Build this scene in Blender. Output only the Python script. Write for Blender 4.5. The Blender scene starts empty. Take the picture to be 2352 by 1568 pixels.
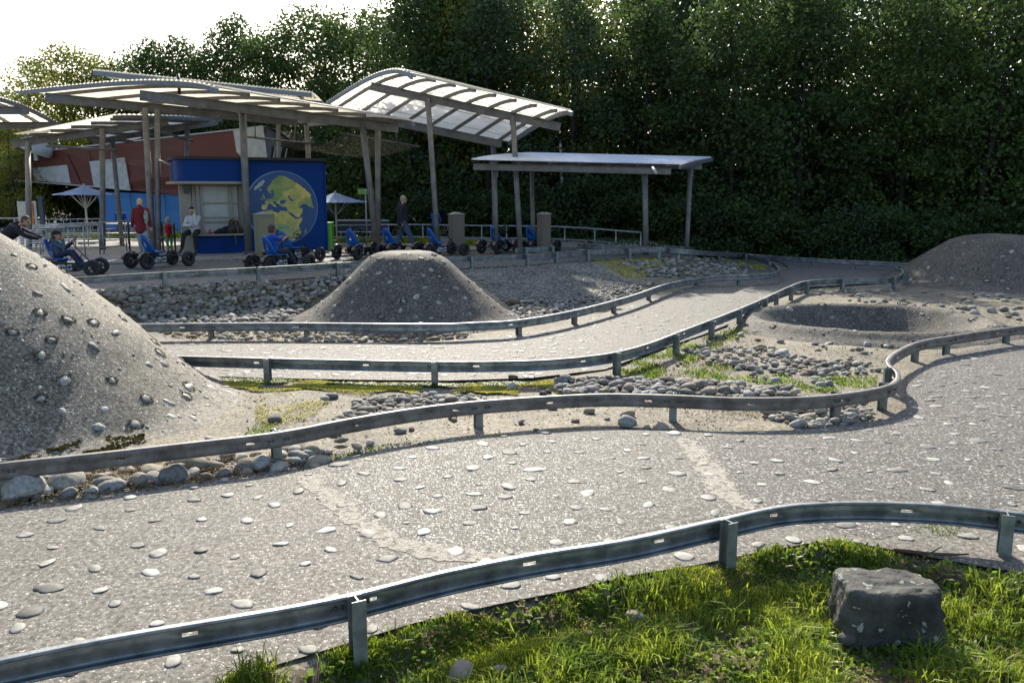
import bpy, bmesh, math, random
import numpy as np
from mathutils import Vector, Matrix, noise
from mathutils.geometry import tessellate_polygon
PI = math.pi
R = math.radians
random.seed(11)
rng = np.random.default_rng(7)
S = bpy.context.scene
COL = S.collection

# ---------------------------------------------------------------- camera, sky, sun, exposure
CAMZ, PITCH, FPX = 2.65, R(9.95), 1960.0
cam_d = bpy.data.cameras.new('camera'); cam = bpy.data.objects.new('camera', cam_d); COL.objects.link(cam)
cam.location = (0, 0, CAMZ); cam.rotation_euler = (PI/2-PITCH, 0, 0)
cam_d.sensor_width = 36; cam_d.lens = 30; cam_d.clip_end = 2000; cam_d.clip_start = .05
S.camera = cam
SUN_EL, SUN_AZ = R(33), R(-5)          # azimuth measured from the view axis (+Y), negative = left
W = bpy.data.worlds.new("World"); S.world = W; W.use_nodes = True
wn = W.node_tree.nodes; wl = W.node_tree.links
sky = wn.new('ShaderNodeTexSky'); sky.sky_type = 'NISHITA'; sky.sun_disc = False
sky.sun_elevation = SUN_EL; sky.sun_rotation = SUN_AZ
sky.air_density = 1.0; sky.dust_density = 2.0; sky.ozone_density = 1.2
wl.new(sky.outputs[0], wn['Background'].inputs[0]); wn['Background'].inputs[1].default_value = .15
sun_d = bpy.data.lights.new('sun', 'SUN'); sun_d.energy = 4.7; sun_d.angle = R(.5); sun_d.color = (1, .935, .82)
sun = bpy.data.objects.new('sun', sun_d); COL.objects.link(sun)
sdir = Vector((math.sin(SUN_AZ)*math.cos(SUN_EL), math.cos(SUN_AZ)*math.cos(SUN_EL), math.sin(SUN_EL)))
sun.rotation_euler = sdir.to_track_quat('Z', 'Y').to_euler(); sun.location = sdir*60
S.view_settings.view_transform = 'Standard'; S.view_settings.look = 'None'
S.view_settings.exposure = 0.80; S.view_settings.gamma = 1
S.cycles.max_bounces = 6; S.cycles.diffuse_bounces = 3; S.cycles.glossy_bounces = 2
S.cycles.transmission_bounces = 4; S.cycles.transparent_max_bounces = 6; S.cycles.caustics_reflective = False

# ---------------------------------------------------------------- picture point -> place
CP, SP = math.cos(PITCH), math.sin(PITCH)
def ray(px, py):
    xc = (px-1176)/FPX; yc = (784-py)/FPX
    return Vector((xc, yc*SP+CP, yc*CP-SP))
def at(px, py, y):
    d = ray(px, py); return Vector((0, 0, CAMZ)) + d*(y/d.y)
def G(px, py, z=0.0):
    d = ray(px, py); return Vector((0, 0, CAMZ)) + d*((z-CAMZ)/d.z)
ZP = .62
def smooth(t):
    t = min(1, max(0, t)); return t*t*(3-2*t)
RAILP = [(120,640,.92),(185,636,.92),(366,625.5,.92),(589,614,.92),(765,604,.92),(1015,591,.92),(1206,583,.92),(1345,574,.92),
         (1460,569.5,.92),(1560,567,.9),(1608,568.6,.86),(1675,577,.74),(1721,585,.6),(1770,600,.44),(1791,615,.34),(1782,626,.31),
         (1726,631,.3),(1660,633,.3),(1608,638,.3),(1535,652,.3),(1450,680,.3),(1330,711,.3),(1200,734,.3),(1090,741,.3),(980,744,.3),(700,742,.3),(560,742,.3),(342,744,.3),(200,746,.3)]
_pl = [G(*p) for p in RAILP[:14]]
PX = [-60]+[p.x for p in _pl]+[11,14,60]
PY = [_pl[0].y-.2]+[p.y-.25 for p in _pl]+[31.5,32,34]
PW = [.6]*5+[1.0,4.5,7,6.5,5.5,4.5,3.5,3.5,4,5,5.5,6,6]
NEAR = [(-300,1720),(300,1640),(520,1560),(700,1508),(950,1432),(1150,1387),(1300,1357),(1450,1322),(1600,1298),(1700,1278),(1850,1250),(1950,1247),(2100,1277),(2200,1296),(2352,1322),(2700,1350)]
_nl = [G(*p) for p in NEAR]
NX = [-60]+[p.x for p in _nl]+[60]; NY = [_nl[0].y]+[p.y for p in _nl]+[_nl[-1].y]
CR = (7.2, 17.1, 2.75, 2.4)
import bisect
def interp(x, X, Y):
    if x <= X[0]: return Y[0]
    if x >= X[-1]: return Y[-1]
    k = bisect.bisect_right(X, x)-1; return Y[k]+(Y[k+1]-Y[k])*(x-X[k])/(X[k+1]-X[k])
FX, FY = [5.2,6.2,6.9,7.5,8.0], [1,.85,.45,.08,0]
def h(x, y):
    w = interp(x, PX, PW)
    z = ZP*interp(x, FX, FY)*smooth((y-(interp(x, PX, PY)-w))/w)
    yn = interp(x, NX, NY)
    if y < yn: z -= .14*smooth((yn-y)/.35)
    r = math.hypot((x-CR[0])/CR[2], (y-CR[1])/CR[3])
    if r < .85: z -= 1.7*smooth((.85-r)/.12)
    return z
def Gh(px, py):
    """where the line of sight meets the ground"""
    a, b = .72, -.16
    for _ in range(13):
        m = (a+b)/2; p = G(px, py, m)
        if m > h(p.x, p.y): a = m
        else: b = m
    p = G(px, py, (a+b)/2); return p

# ---------------------------------------------------------------- object helpers
def tag(o, label=None, cat=None, group=None, kind=None):
    if label: o['label'] = label
    if cat: o['category'] = cat
    if group: o['group'] = group
    if kind: o['kind'] = kind
    return o
def thing(name, label, cat, loc=(0,0,0), rz=0, group=None):
    o = bpy.data.objects.new(name, None); COL.objects.link(o); o.empty_display_size = .2
    o.location = loc; o.rotation_euler = (0, 0, rz); return tag(o, label, cat, group)
def link(name, me, parent=None):
    o = bpy.data.objects.new(name, me); COL.objects.link(o)
    if parent: o.parent = parent
    return o
def copy_tree(o, parent=None):
    c = o.copy(); COL.objects.link(c); c.parent = parent
    for ch in list(o.children): copy_tree(ch, c)
    return c
def npmesh(name, V, F, mat, smooth_=False):
    V = np.asarray(V, dtype=np.float32).reshape(-1, 3); F = np.asarray(F, dtype=np.int32)
    me = bpy.data.meshes.new(name); k = F.shape[1]
    me.vertices.add(len(V)); me.vertices.foreach_set('co', V.ravel())
    me.loops.add(F.size); me.loops.foreach_set('vertex_index', F.ravel())
    me.polygons.add(len(F)); me.polygons.foreach_set('loop_start', np.arange(0, F.size, k, dtype=np.int32))
    if smooth_: me.polygons.foreach_set('use_smooth', np.ones(len(F), dtype=bool))
    me.update(calc_edges=True); me.validate(); me.materials.append(mat); return me
class MB:
    def __init__(s): s.v = []; s.f = []; s.sm = []
    def add(s, vs, fs, sm=False):
        b = len(s.v); s.v += [tuple(v) for v in vs]; s.f += [tuple(i+b for i in f) for f in fs]; s.sm += [sm]*len(fs); return s
    def box(s, c, d, rot=None, off=None):
        x, y, z = d[0]/2, d[1]/2, d[2]/2
        vs = [Vector((a*x, b*y, e*z)) for a in (-1,1) for b in (-1,1) for e in (-1,1)]
        if rot is not None: vs = [rot @ v for v in vs]
        c = Vector(c); vs = [v+c for v in vs]
        return s.add(vs, [(0,1,3,2),(4,6,7,5),(0,4,5,1),(2,3,7,6),(0,2,6,4),(1,5,7,3)])
    def beam(s, a, b, w, hh, up=(0,0,1)):
        a = Vector(a); b = Vector(b); d = (b-a).normalized(); u = Vector(up); r = d.cross(u).normalized(); u = r.cross(d)
        vs = [p + r*(i*w/2) + u*(j*hh/2) for p in (a, b) for i, j in ((-1,-1),(1,-1),(1,1),(-1,1))]
        return s.add(vs, [(3,2,1,0),(4,5,6,7),(0,1,5,4),(1,2,6,5),(2,3,7,6),(3,0,4,7)])
    def tube(s, pts, r, n=8, cap=True):
        pts = [Vector(p) for p in pts]; rr = r if isinstance(r, (list, tuple)) else [r]*len(pts)
        vs = []; fs = []
        d0 = (pts[1]-pts[0]).normalized(); ref = Vector((0,0,1)) if abs(d0.z) < .9 else Vector((1,0,0))
        for i, p in enumerate(pts):
            d = (pts[min(i+1, len(pts)-1)]-pts[max(i-1, 0)]).normalized()
            a = d.cross(ref).normalized(); b = a.cross(d)
            for k in range(n):
                t = 2*PI*k/n; vs.append(p + (a*math.cos(t)+b*math.sin(t))*rr[i])
        for i in range(len(pts)-1):
            for k in range(n):
                fs.append((i*n+k, (i+1)*n+k, (i+1)*n+(k+1)%n, i*n+(k+1)%n))
        s.add(vs, fs, True)
        if cap:
            b = len(s.v)-len(vs); s.f += [tuple(b+k for k in range(n)), tuple(b+(len(pts)-1)*n+k for k in reversed(range(n)))]; s.sm += [False]*2
        return s
    def lathe(s, prof, n=20, mx=None, sm=True):
        vs = []; fs = []
        for (r, z) in prof:
            for k in range(n):
                t = 2*PI*k/n; v = Vector((r*math.cos(t), r*math.sin(t), z)); vs.append(mx @ v if mx else v)
        for i in range(len(prof)-1):
            for k in range(n): fs.append((i*n+k, i*n+(k+1)%n, (i+1)*n+(k+1)%n, (i+1)*n+k))
        return s.add(vs, fs, sm)
    def capsule(s, a, ra, b, rb, n=12):
        a = Vector(a); b = Vector(b); d = b-a; L = max(d.length, 1e-5); q = (d/L).to_track_quat('Z', 'Y')
        prof = [(.001, -ra)]+[(ra*math.cos(t), ra*math.sin(t)) for t in (-1.2,-.75,-.3,0)]+[(rb*math.cos(t), L+rb*math.sin(t)) for t in (0,.3,.75,1.2)]+[(.001, L+rb)]
        return s.lathe(prof, n, Matrix.Translation(a) @ q.to_matrix().to_4x4())
    def ball(s, c, r, n=14):
        r = (r, r, r) if not isinstance(r, (tuple, list)) else r
        prof = [(math.cos(t)+1e-4, math.sin(t)) for t in np.linspace(-PI/2, PI/2, 9)]
        return s.lathe(prof, n, Matrix.Translation(c) @ Matrix.Diagonal((*r, 1)))
    def poly(s, pts, th=None, n=None):
        pts = [Vector(p) for p in pts]; k = len(pts)
        tri = tessellate_polygon([pts])
        if th is None: return s.add(pts, [tuple(t) for t in tri])
        n = Vector(n)*th; vs = pts + [p+n for p in pts]
        fs = [tuple(t) for t in tri]+[tuple(i+k for i in reversed(t)) for t in tri]+[(i, (i+1) % k, k+(i+1) % k, k+i) for i in range(k)]
        return s.add(vs, fs)
    def build(s, name, mat, parent=None, fix=True, bevel=0):
        me = bpy.data.meshes.new(name); me.from_pydata(s.v, [], s.f)
        me.polygons.foreach_set('use_smooth', s.sm)
        if fix:
            bm = bmesh.new(); bm.from_mesh(me); bmesh.ops.recalc_face_normals(bm, faces=bm.faces)
            if bevel: bmesh.ops.bevel(bm, geom=list(bm.edges), offset=bevel, segments=2, affect='EDGES', clamp_overlap=True)
            bm.to_mesh(me); bm.free()
        me.materials.append(mat); return link(name, me, parent)
def voxel(mb, name, mat, parent, vs=.009, sm=3):
    o = mb.build('tmp', mat)
    m = o.modifiers.new('r', 'REMESH'); m.mode = 'VOXEL'; m.voxel_size = vs; m.use_smooth_shade = True
    if sm: k = o.modifiers.new('s', 'SMOOTH'); k.factor = .5; k.iterations = sm
    dg = bpy.context.evaluated_depsgraph_get()
    me = bpy.data.meshes.new_from_object(o.evaluated_get(dg)); me.name = name
    if not me.materials: me.materials.append(mat)
    bpy.data.objects.remove(o)
    return link(name, me, parent)

# ---------------------------------------------------------------- materials
def newmat(name):
    m = bpy.data.materials.new(name); m.use_nodes = True; nt = m.node_tree
    return m, nt, nt.nodes, nt.links, nt.nodes['Principled BSDF']
def pmat(name, c, rough=.6, metal=0, c2=None, ns=4, amt=.5, bump=0, bs=30, trans=0, coord='Object', spec=.5, rand=0, dist=0.01, detail=6):
    m, nt, N, L, P = newmat(name)
    P.inputs['Roughness'].default_value = rough; P.inputs['Metallic'].default_value = metal; P.inputs['Specular IOR Level'].default_value = spec
    tc = N.new('ShaderNodeTexCoord')
    c2 = c2 or tuple(v*.72 for v in c)
    nz = N.new('ShaderNodeTexNoise'); nz.inputs['Scale'].default_value = ns; nz.inputs['Detail'].default_value = detail; nz.inputs['Roughness'].default_value = .65
    L.new(tc.outputs[coord], nz.inputs['Vector'])
    rp = N.new('ShaderNodeMapRange'); rp.inputs[1].default_value = .5-.22; rp.inputs[2].default_value = .5+.22; rp.inputs[3].default_value = .5-amt; rp.inputs[4].default_value = .5+amt
    L.new(nz.outputs['Fac'], rp.inputs[0])
    mx = N.new('ShaderNodeMix'); mx.data_type = 'RGBA'; mx.inputs[6].default_value = (*c, 1); mx.inputs[7].default_value = (*c2, 1)
    L.new(rp.outputs[0], mx.inputs[0]); out = mx.outputs[2]
    if rand:
        g = N.new('ShaderNodeNewGeometry'); oi = N.new('ShaderNodeObjectInfo'); ad = N.new('ShaderNodeMath'); ad.operation = 'ADD'
        L.new(g.outputs['Random Per Island'], ad.inputs[0]); L.new(oi.outputs['Random'], ad.inputs[1])
        fr = N.new('ShaderNodeMath'); fr.operation = 'FRACT'; L.new(ad.outputs[0], fr.inputs[0])
        mr = N.new('ShaderNodeMapRange'); mr.inputs[3].default_value = 1-rand; mr.inputs[4].default_value = 1+rand; L.new(fr.outputs[0], mr.inputs[0])
        ml = N.new('ShaderNodeVectorMath'); ml.operation = 'SCALE'; L.new(out, ml.inputs[0]); L.new(mr.outputs[0], ml.inputs['Scale']); out = ml.outputs[0]
    L.new(out, P.inputs['Base Color'])
    if bump:
        n2 = N.new('ShaderNodeTexNoise'); n2.inputs['Scale'].default_value = bs; n2.inputs['Detail'].default_value = 5; L.new(tc.outputs[coord], n2.inputs['Vector'])
        b = N.new('ShaderNodeBump'); b.inputs['Strength'].default_value = bump; b.inputs['Distance'].default_value = dist
        L.new(n2.outputs['Fac'], b.inputs['Height']); L.new(b.outputs[0], P.inputs['Normal'])
    if trans:
        t = N.new('ShaderNodeBsdfTranslucent'); L.new(out, t.inputs[0]); ms = N.new('ShaderNodeMixShader'); ms.inputs[0].default_value = trans
        L.new(P.outputs[0], ms.inputs[1]); L.new(t.outputs[0], ms.inputs[2]); L.new(ms.outputs[0], N['Material Output'].inputs[0])
    return m
def aggregate(name, matrix, peb_lo, peb_hi, scale, cover=.5, rough=.5, bump=.6, dist=.012, patch=None, big=None):
    """concrete with exposed pebbles: voronoi cells of many greys in a matrix"""
    m, nt, N, L, P = newmat(name)
    g = N.new('ShaderNodeNewGeometry'); co = g.outputs['Position']
    def vor(sc, feat='F1'):
        v = N.new('ShaderNodeTexVoronoi'); v.feature = feat; v.inputs['Scale'].default_value = sc; L.new(co, v.inputs['Vector']); return v
    v = vor(scale)
    sep = N.new('ShaderNodeSeparateColor'); L.new(v.outputs['Color'], sep.inputs[0])
    pm = N.new('ShaderNodeMix'); pm.data_type = 'RGBA'; pm.inputs[6].default_value = (*peb_lo, 1); pm.inputs[7].default_value = (*peb_hi, 1)
    pw = N.new('ShaderNodeMath'); pw.operation = 'POWER'; pw.inputs[1].default_value = 1.6; L.new(sep.outputs[0], pw.inputs[0]); L.new(pw.outputs[0], pm.inputs[0])
    # pebble present where random < cover and distance small
    mr = N.new('ShaderNodeMapRange'); mr.inputs[1].default_value = .5; mr.inputs[2].default_value = .36; mr.inputs[3].default_value = 0; mr.inputs[4].default_value = 1; L.new(v.outputs['Distance'], mr.inputs[0])
    lt = N.new('ShaderNodeMath'); lt.operation = 'LESS_THAN'; lt.inputs[1].default_value = cover; L.new(sep.outputs[1], lt.inputs[0])
    mk = N.new('ShaderNodeMath'); mk.operation = 'MULTIPLY'; L.new(mr.outputs[0], mk.inputs[0]); L.new(lt.outputs[0], mk.inputs[1])
    nz = N.new('ShaderNodeTexNoise'); nz.inputs['Scale'].default_value = .9; nz.inputs['Detail'].default_value = 8; nz.inputs['Roughness'].default_value = .7; L.new(co, nz.inputs['Vector'])
    r2 = N.new('ShaderNodeMapRange'); r2.inputs[1].default_value = .34; r2.inputs[2].default_value = .66; L.new(nz.outputs['Fac'], r2.inputs[0])
    mm = N.new('ShaderNodeMix'); mm.data_type = 'RGBA'; mm.inputs[6].default_value = (*matrix, 1); mm.inputs[7].default_value = (*(patch or tuple(c*.6 for c in matrix)), 1); L.new(r2.outputs[0], mm.inputs[0])
    mx = N.new('ShaderNodeMix'); mx.data_type = 'RGBA'; L.new(mk.outputs[0], mx.inputs[0]); L.new(mm.outputs[2], mx.inputs[6]); L.new(pm.outputs[2], mx.inputs[7])
    n3 = N.new('ShaderNodeTexNoise'); n3.inputs['Scale'].default_value = 5; n3.inputs['Detail'].default_value = 4; L.new(co, n3.inputs['Vector'])
    r3 = N.new('ShaderNodeMapRange'); r3.inputs[1].default_value = .3; r3.inputs[2].default_value = .7; r3.inputs[3].default_value = .78; r3.inputs[4].default_value = 1.18; L.new(n3.outputs['Fac'], r3.inputs[0])
    sc = N.new('ShaderNodeVectorMath'); sc.operation = 'SCALE'; L.new(mx.outputs[2], sc.inputs[0]); L.new(r3.outputs[0], sc.inputs['Scale'])
    v2 = vor(scale*.42); s2 = N.new('ShaderNodeSeparateColor'); L.new(v2.outputs['Color'], s2.inputs[0])
    d2 = N.new('ShaderNodeMath'); d2.operation = 'LESS_THAN'; d2.inputs[1].default_value = .30; L.new(v2.outputs['Distance'], d2.inputs[0])
    l2 = N.new('ShaderNodeMath'); l2.operation = 'LESS_THAN'; l2.inputs[1].default_value = cover*.34; L.new(s2.outputs[1], l2.inputs[0])
    k2 = N.new('ShaderNodeMath'); k2.operation = 'MULTIPLY'; L.new(d2.outputs[0], k2.inputs[0]); L.new(l2.outputs[0], k2.inputs[1])
    c2_ = N.new('ShaderNodeMix'); c2_.data_type = 'RGBA'; c2_.inputs[6].default_value = (*tuple(c*.8 for c in peb_lo), 1); c2_.inputs[7].default_value = (*peb_hi, 1); L.new(s2.outputs[0], c2_.inputs[0])
    m2_ = N.new('ShaderNodeMix'); m2_.data_type = 'RGBA'; L.new(k2.outputs[0], m2_.inputs[0]); L.new(sc.outputs[0], m2_.inputs[6]); L.new(c2_.outputs[2], m2_.inputs[7])
    n6 = N.new('ShaderNodeTexNoise'); n6.inputs['Scale'].default_value = 26; n6.inputs['Detail'].default_value = 4; L.new(co, n6.inputs['Vector'])
    r6 = N.new('ShaderNodeMapRange'); r6.inputs[1].default_value = .36; r6.inputs[2].default_value = .62; r6.inputs[3].default_value = .42; r6.inputs[4].default_value = 1.3; L.new(n6.outputs['Fac'], r6.inputs[0])
    s6 = N.new('ShaderNodeVectorMath'); s6.operation = 'SCALE'; L.new(m2_.outputs[2], s6.inputs[0]); L.new(r6.outputs[0], s6.inputs['Scale'])
    L.new(s6.outputs[0], P.inputs['Base Color']); P.inputs['Specular IOR Level'].default_value = .3
    rr = N.new('ShaderNodeMapRange'); rr.inputs[3].default_value = .8; rr.inputs[4].default_value = rough; L.new(mk.outputs[0], rr.inputs[0]); L.new(rr.outputs[0], P.inputs['Roughness'])
    n4 = N.new('ShaderNodeTexNoise'); n4.inputs['Scale'].default_value = scale*1.1; n4.inputs['Detail'].default_value = 3; L.new(co, n4.inputs['Vector'])
    ad = N.new('ShaderNodeMath'); ad.operation = 'MULTIPLY_ADD'; ad.inputs[1].default_value = .45; L.new(n4.outputs['Fac'], ad.inputs[0]); L.new(mk.outputs[0], ad.inputs[2])
    b = N.new('ShaderNodeBump'); b.inputs['Strength'].default_value = bump; b.inputs['Distance'].default_value = dist; L.new(ad.outputs[0], b.inputs['Height']); L.new(b.outputs[0], P.inputs['Normal'])
    return m
M = {}
M['track_smooth'] = aggregate('smooth aggregate concrete', (.165,.148,.120), (.07,.068,.062), (.50,.48,.43), 66, .5, .6, .35, .006, patch=(.15,.136,.112))
M['track_coarse'] = aggregate('coarse pebble concrete', (.14,.126,.104), (.05,.048,.044), (.52,.50,.46), 44, .8, .55, .5, .010, patch=(.095,.087,.072))
M['track_mid'] = aggregate('middle pebble concrete', (.148,.134,.110), (.055,.053,.048), (.56,.54,.49), 55, .65, .58, .42, .008, patch=(.12,.109,.089))
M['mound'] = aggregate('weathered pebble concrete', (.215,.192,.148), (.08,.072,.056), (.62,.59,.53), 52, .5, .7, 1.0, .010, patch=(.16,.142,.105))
M['dark_mound'] = aggregate('weathered concrete darkened for shade', (.15,.132,.102), (.075,.07,.055), (.36,.34,.30), 45, .3, .7, .8, .010, patch=(.085,.076,.06))  # darker copy of the mound concrete, with shade put into its colour
M['soil'] = aggregate('sandy gravelly soil', (.29,.25,.175), (.09,.08,.06), (.42,.39,.33), 40, .42, .75, .9, .014, patch=(.14,.122,.08))
M['paving'] = aggregate('pale concrete paving', (.33,.31,.27), (.22,.2,.18), (.45,.43,.4), 60, .2, .7, .3, .005, patch=(.26,.24,.21))
M['seam'] = pmat('pale crumbled cement seam', (.42,.385,.315), .85, c2=(.24,.215,.17), ns=40, amt=1.0, bump=1.0, bs=60, dist=.012)
M['grasssoil'] = pmat('dark turf soil', (.07,.055,.03), .95, c2=(.12,.09,.05), ns=9, amt=.8, bump=.8, bs=25)
M['steel'] = pmat('galvanised steel', (.45,.47,.48), .48, .6, c2=(.22,.245,.27), ns=7, amt=.8, bump=.12, bs=60, rand=.06)
M['rail_steel'] = pmat('galvanised rail steel', (.27,.29,.29), .45, .6, c2=(.11,.125,.13), ns=5, amt=.9, bump=.1, bs=40)
M['rail_face'] = pmat('dirty rail face', (.20,.185,.17), .55, .35, c2=(.10,.088,.075), ns=6, amt=.9, bump=.15, bs=50)
M['post_steel'] = pmat('dull grey green post steel', (.26,.29,.28), .5, .5, c2=(.16,.175,.165), ns=9, amt=.9, bump=.15, bs=60)
M['bolt'] = pmat('rusty bolt steel', (.12,.10,.085), .5, .6)
M['canopy_steel'] = pmat('grey beige painted canopy steel', (.19,.18,.165), .55, .25, c2=(.115,.108,.098), ns=3.5, amt=.8, bump=.06, bs=30, rand=.05)
M['rim_steel'] = pmat('blue grey rim channel', (.20,.215,.235), .5, .4, c2=(.14,.15,.165), ns=4)
M['stone'] = pmat('grey river cobble', (.34,.32,.275), .8, spec=.25, c2=(.17,.165,.15), ns=7, amt=.8, bump=.35, bs=22, rand=.5, dist=.008)
M['stone_flat'] = pmat('smooth embedded pebble', (.33,.315,.275), .65, spec=.25, c2=(.17,.163,.142), ns=14, amt=.8, bump=.2, bs=40, rand=.6, dist=.004)
M['stone_brown'] = pmat('brown river cobble', (.28,.245,.185), .8, spec=.25, c2=(.19,.16,.12), ns=8, amt=.8, bump=.35, bs=22, rand=.35, dist=.008)
def boulder_mat():
    m = pmat('weathered block rock', (.085,.082,.066), .85, c2=(.022,.022,.020), ns=3.2, amt=1.0, bump=.9, bs=13, dist=.03)
    nt = m.node_tree; N = nt.nodes; L = nt.links; P = N['Principled BSDF']
    g = N.new('ShaderNodeTexCoord'); v = N.new('ShaderNodeTexNoise'); v.inputs['Scale'].default_value = 13; v.inputs['Detail'].default_value = 5; L.new(g.outputs['Object'], v.inputs['Vector'])
    mr = N.new('ShaderNodeMapRange'); mr.inputs[1].default_value = .63; mr.inputs[2].default_value = .66; L.new(v.outputs['Fac'], mr.inputs[0])
    src = P.inputs['Base Color'].links[0].from_socket
    mx = N.new('ShaderNodeMix'); mx.data_type = 'RGBA'; L.new(mr.outputs[0], mx.inputs[0]); L.new(src, mx.inputs[6]); mx.inputs[7].default_value = (.26,.29,.24,1); L.new(mx.outputs[2], P.inputs['Base Color'])
    return m
M['boulder'] = boulder_mat()
M['leaf'] = None
def leafmat(name, c, c2, tr=.45, rough=.45, rand=.35):
    return pmat(name, c, rough, c2=c2, ns=.55, amt=.8, rand=rand, trans=tr, spec=.35)
M['leaf_a'] = leafmat('mid green leaves', (.095,.145,.032), (.06,.105,.026))
M['leaf_b'] = leafmat('dark green leaves', (.055,.095,.026), (.07,.11,.026), .5)
M['leaf_c'] = leafmat('yellow green leaves', (.27,.24,.03), (.13,.18,.028))  # the yellow also stands for sun shining through the leaves
M['leaf_d'] = leafmat('blue green leaves', (.062,.10,.045), (.07,.115,.036), .5)
M['grass'] = pmat('grass blades', (.34,.39,.035), .5, c2=(.13,.21,.022), ns=2.5, amt=.9, rand=.45, trans=.58, spec=.4)
M['weed'] = pmat('broad weed leaves', (.24,.33,.035), .45, c2=(.11,.18,.022), ns=4, amt=.9, rand=.4, trans=.55)
M['moss'] = pmat('yellow moss', (.58,.49,.04), .9, c2=(.32,.32,.03), ns=3, amt=.9, rand=.4, trans=.3)
M['brown_moss'] = pmat('brown moss', (.10,.08,.02), .9, c2=(.045,.045,.012), ns=8, amt=.9, rand=.4, trans=.2)
M['deadleaf'] = pmat('fallen brown leaves', (.14,.088,.026), .85, c2=(.24,.165,.06), ns=3, amt=.9, rand=.45, trans=.3)
M['bark'] = pmat('tree bark', (.045,.036,.028), .9, c2=(.02,.017,.014), ns=6, amt=.9, bump=.6, bs=20)
M['birch'] = pmat('pale birch bark', (.42,.40,.36), .8, c2=(.08,.07,.06), ns=5, amt=1.2, bump=.3)
M['tyre'] = pmat('black rubber', (.018,.018,.019), .75, c2=(.03,.029,.027), ns=12, bump=.3, bs=60)
M['kart_black'] = pmat('black painted steel', (.017,.017,.019), .32, .1)
M['kart_blue'] = pmat('bright blue plastic', (.008,.115,.42), .35, c2=(.006,.09,.35))
M['white_print'] = pmat('white print', (.62,.64,.66), .6)
M['guard'] = pmat('dark mudguard plastic', (.025,.023,.024), .35)
M['guard_red'] = pmat('dusty red plastic', (.32,.16,.13), .5)
M['kiosk_blue'] = pmat('dark blue kiosk paint', (.001,.034,.17), .55, spec=.15, c2=(.001,.029,.145), ns=2, bump=.03, bs=10)
M['kiosk_roof'] = pmat('dark roof felt', (.028,.023,.02), .8)
M['beige'] = pmat('beige painted frame', (.30,.26,.205), .6, c2=(.25,.215,.17))
M['shutter'] = pmat('frosted pane', (.42,.42,.38), .5, c2=(.34,.345,.31), ns=3, amt=.7)
M['box_olive'] = pmat('olive beige box paint', (.24,.215,.12), .6, c2=(.20,.18,.10))
M['box_brown'] = pmat('taupe box paint', (.155,.125,.095), .6, c2=(.13,.105,.08))
M['box_cap'] = pmat('pale metal cap', (.42,.42,.40), .5, .4)
M['bld_red'] = pmat('rust red facade panels', (.125,.028,.014), .7, c2=(.10,.022,.012), ns=.6, amt=.8)
M['bld_white'] = pmat('white facade panel', (.46,.47,.46), .6, c2=(.34,.345,.33), ns=3, amt=.9)
M['bld_blue'] = pmat('sky blue facade', (.045,.19,.44), .7, c2=(.04,.17,.40))
M['bld_trim'] = pmat('pale metal trim', (.45,.47,.5), .5, .4)
M['bld_glass'] = pmat('dark facade glass', (.012,.014,.013), .12, c2=(.05,.04,.03), ns=3, amt=.9)
M['umbrella'] = pmat('pale blue parasol cloth', (.30,.42,.62), .8, c2=(.26,.37,.56), trans=.35)
M['white_steel'] = pmat('white painted steel', (.62,.60,.55), .5)
M['green_sign'] = pmat('green sign face', (.12,.42,.045), .5, c2=(.11,.39,.04))
M['orange'] = pmat('orange board face', (.52,.17,.02), .6)
M['green_panel'] = pmat('green panel', (.10,.36,.02), .5)
M['navy_panel'] = pmat('dark blue panel', (.03,.05,.085), .5)
M['wood'] = pmat('dry stick', (.13,.085,.055), .85, c2=(.06,.04,.03), ns=20, bump=.5)
def netmat():
    m, nt, N, L, P = newmat('brown shade net')
    P.inputs['Base Color'].default_value = (.33,.26,.19,1); P.inputs['Roughness'].default_value = .8
    t = N.new('ShaderNodeBsdfTransparent'); tc = N.new('ShaderNodeTexCoord'); ch = N.new('ShaderNodeTexChecker'); ch.inputs['Scale'].default_value = 140; L.new(tc.outputs['Object'], ch.inputs[0])
    mr = N.new('ShaderNodeMapRange'); mr.inputs[3].default_value = .10; mr.inputs[4].default_value = .22; L.new(ch.outputs['Fac'], mr.inputs[0])
    ms = N.new('ShaderNodeMixShader'); L.new(mr.outputs[0], ms.inputs[0]); L.new(t.outputs[0], ms.inputs[1]); L.new(P.outputs[0], ms.inputs[2]); L.new(ms.outputs[0], N['Material Output'].inputs[0]); return m
M['net'] = netmat()
M['sheet'] = pmat('translucent corrugated sheet', (.90,.865,.75), .38, c2=(.72,.69,.60), ns=1.6, amt=.8, trans=.8)
M['sheet_old'] = pmat('aged translucent corrugated sheet', (.82,.77,.64), .45, c2=(.60,.55,.44), ns=1.6, amt=.9, trans=.65)
M['sheet_pale'] = pmat('weathered roof sheet with sky tint', (.80,.84,.90), .3, c2=(.66,.70,.75), ns=1.6, amt=.9, trans=.25)  # bluish white of the reflected sky is put into the sheet colour

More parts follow.
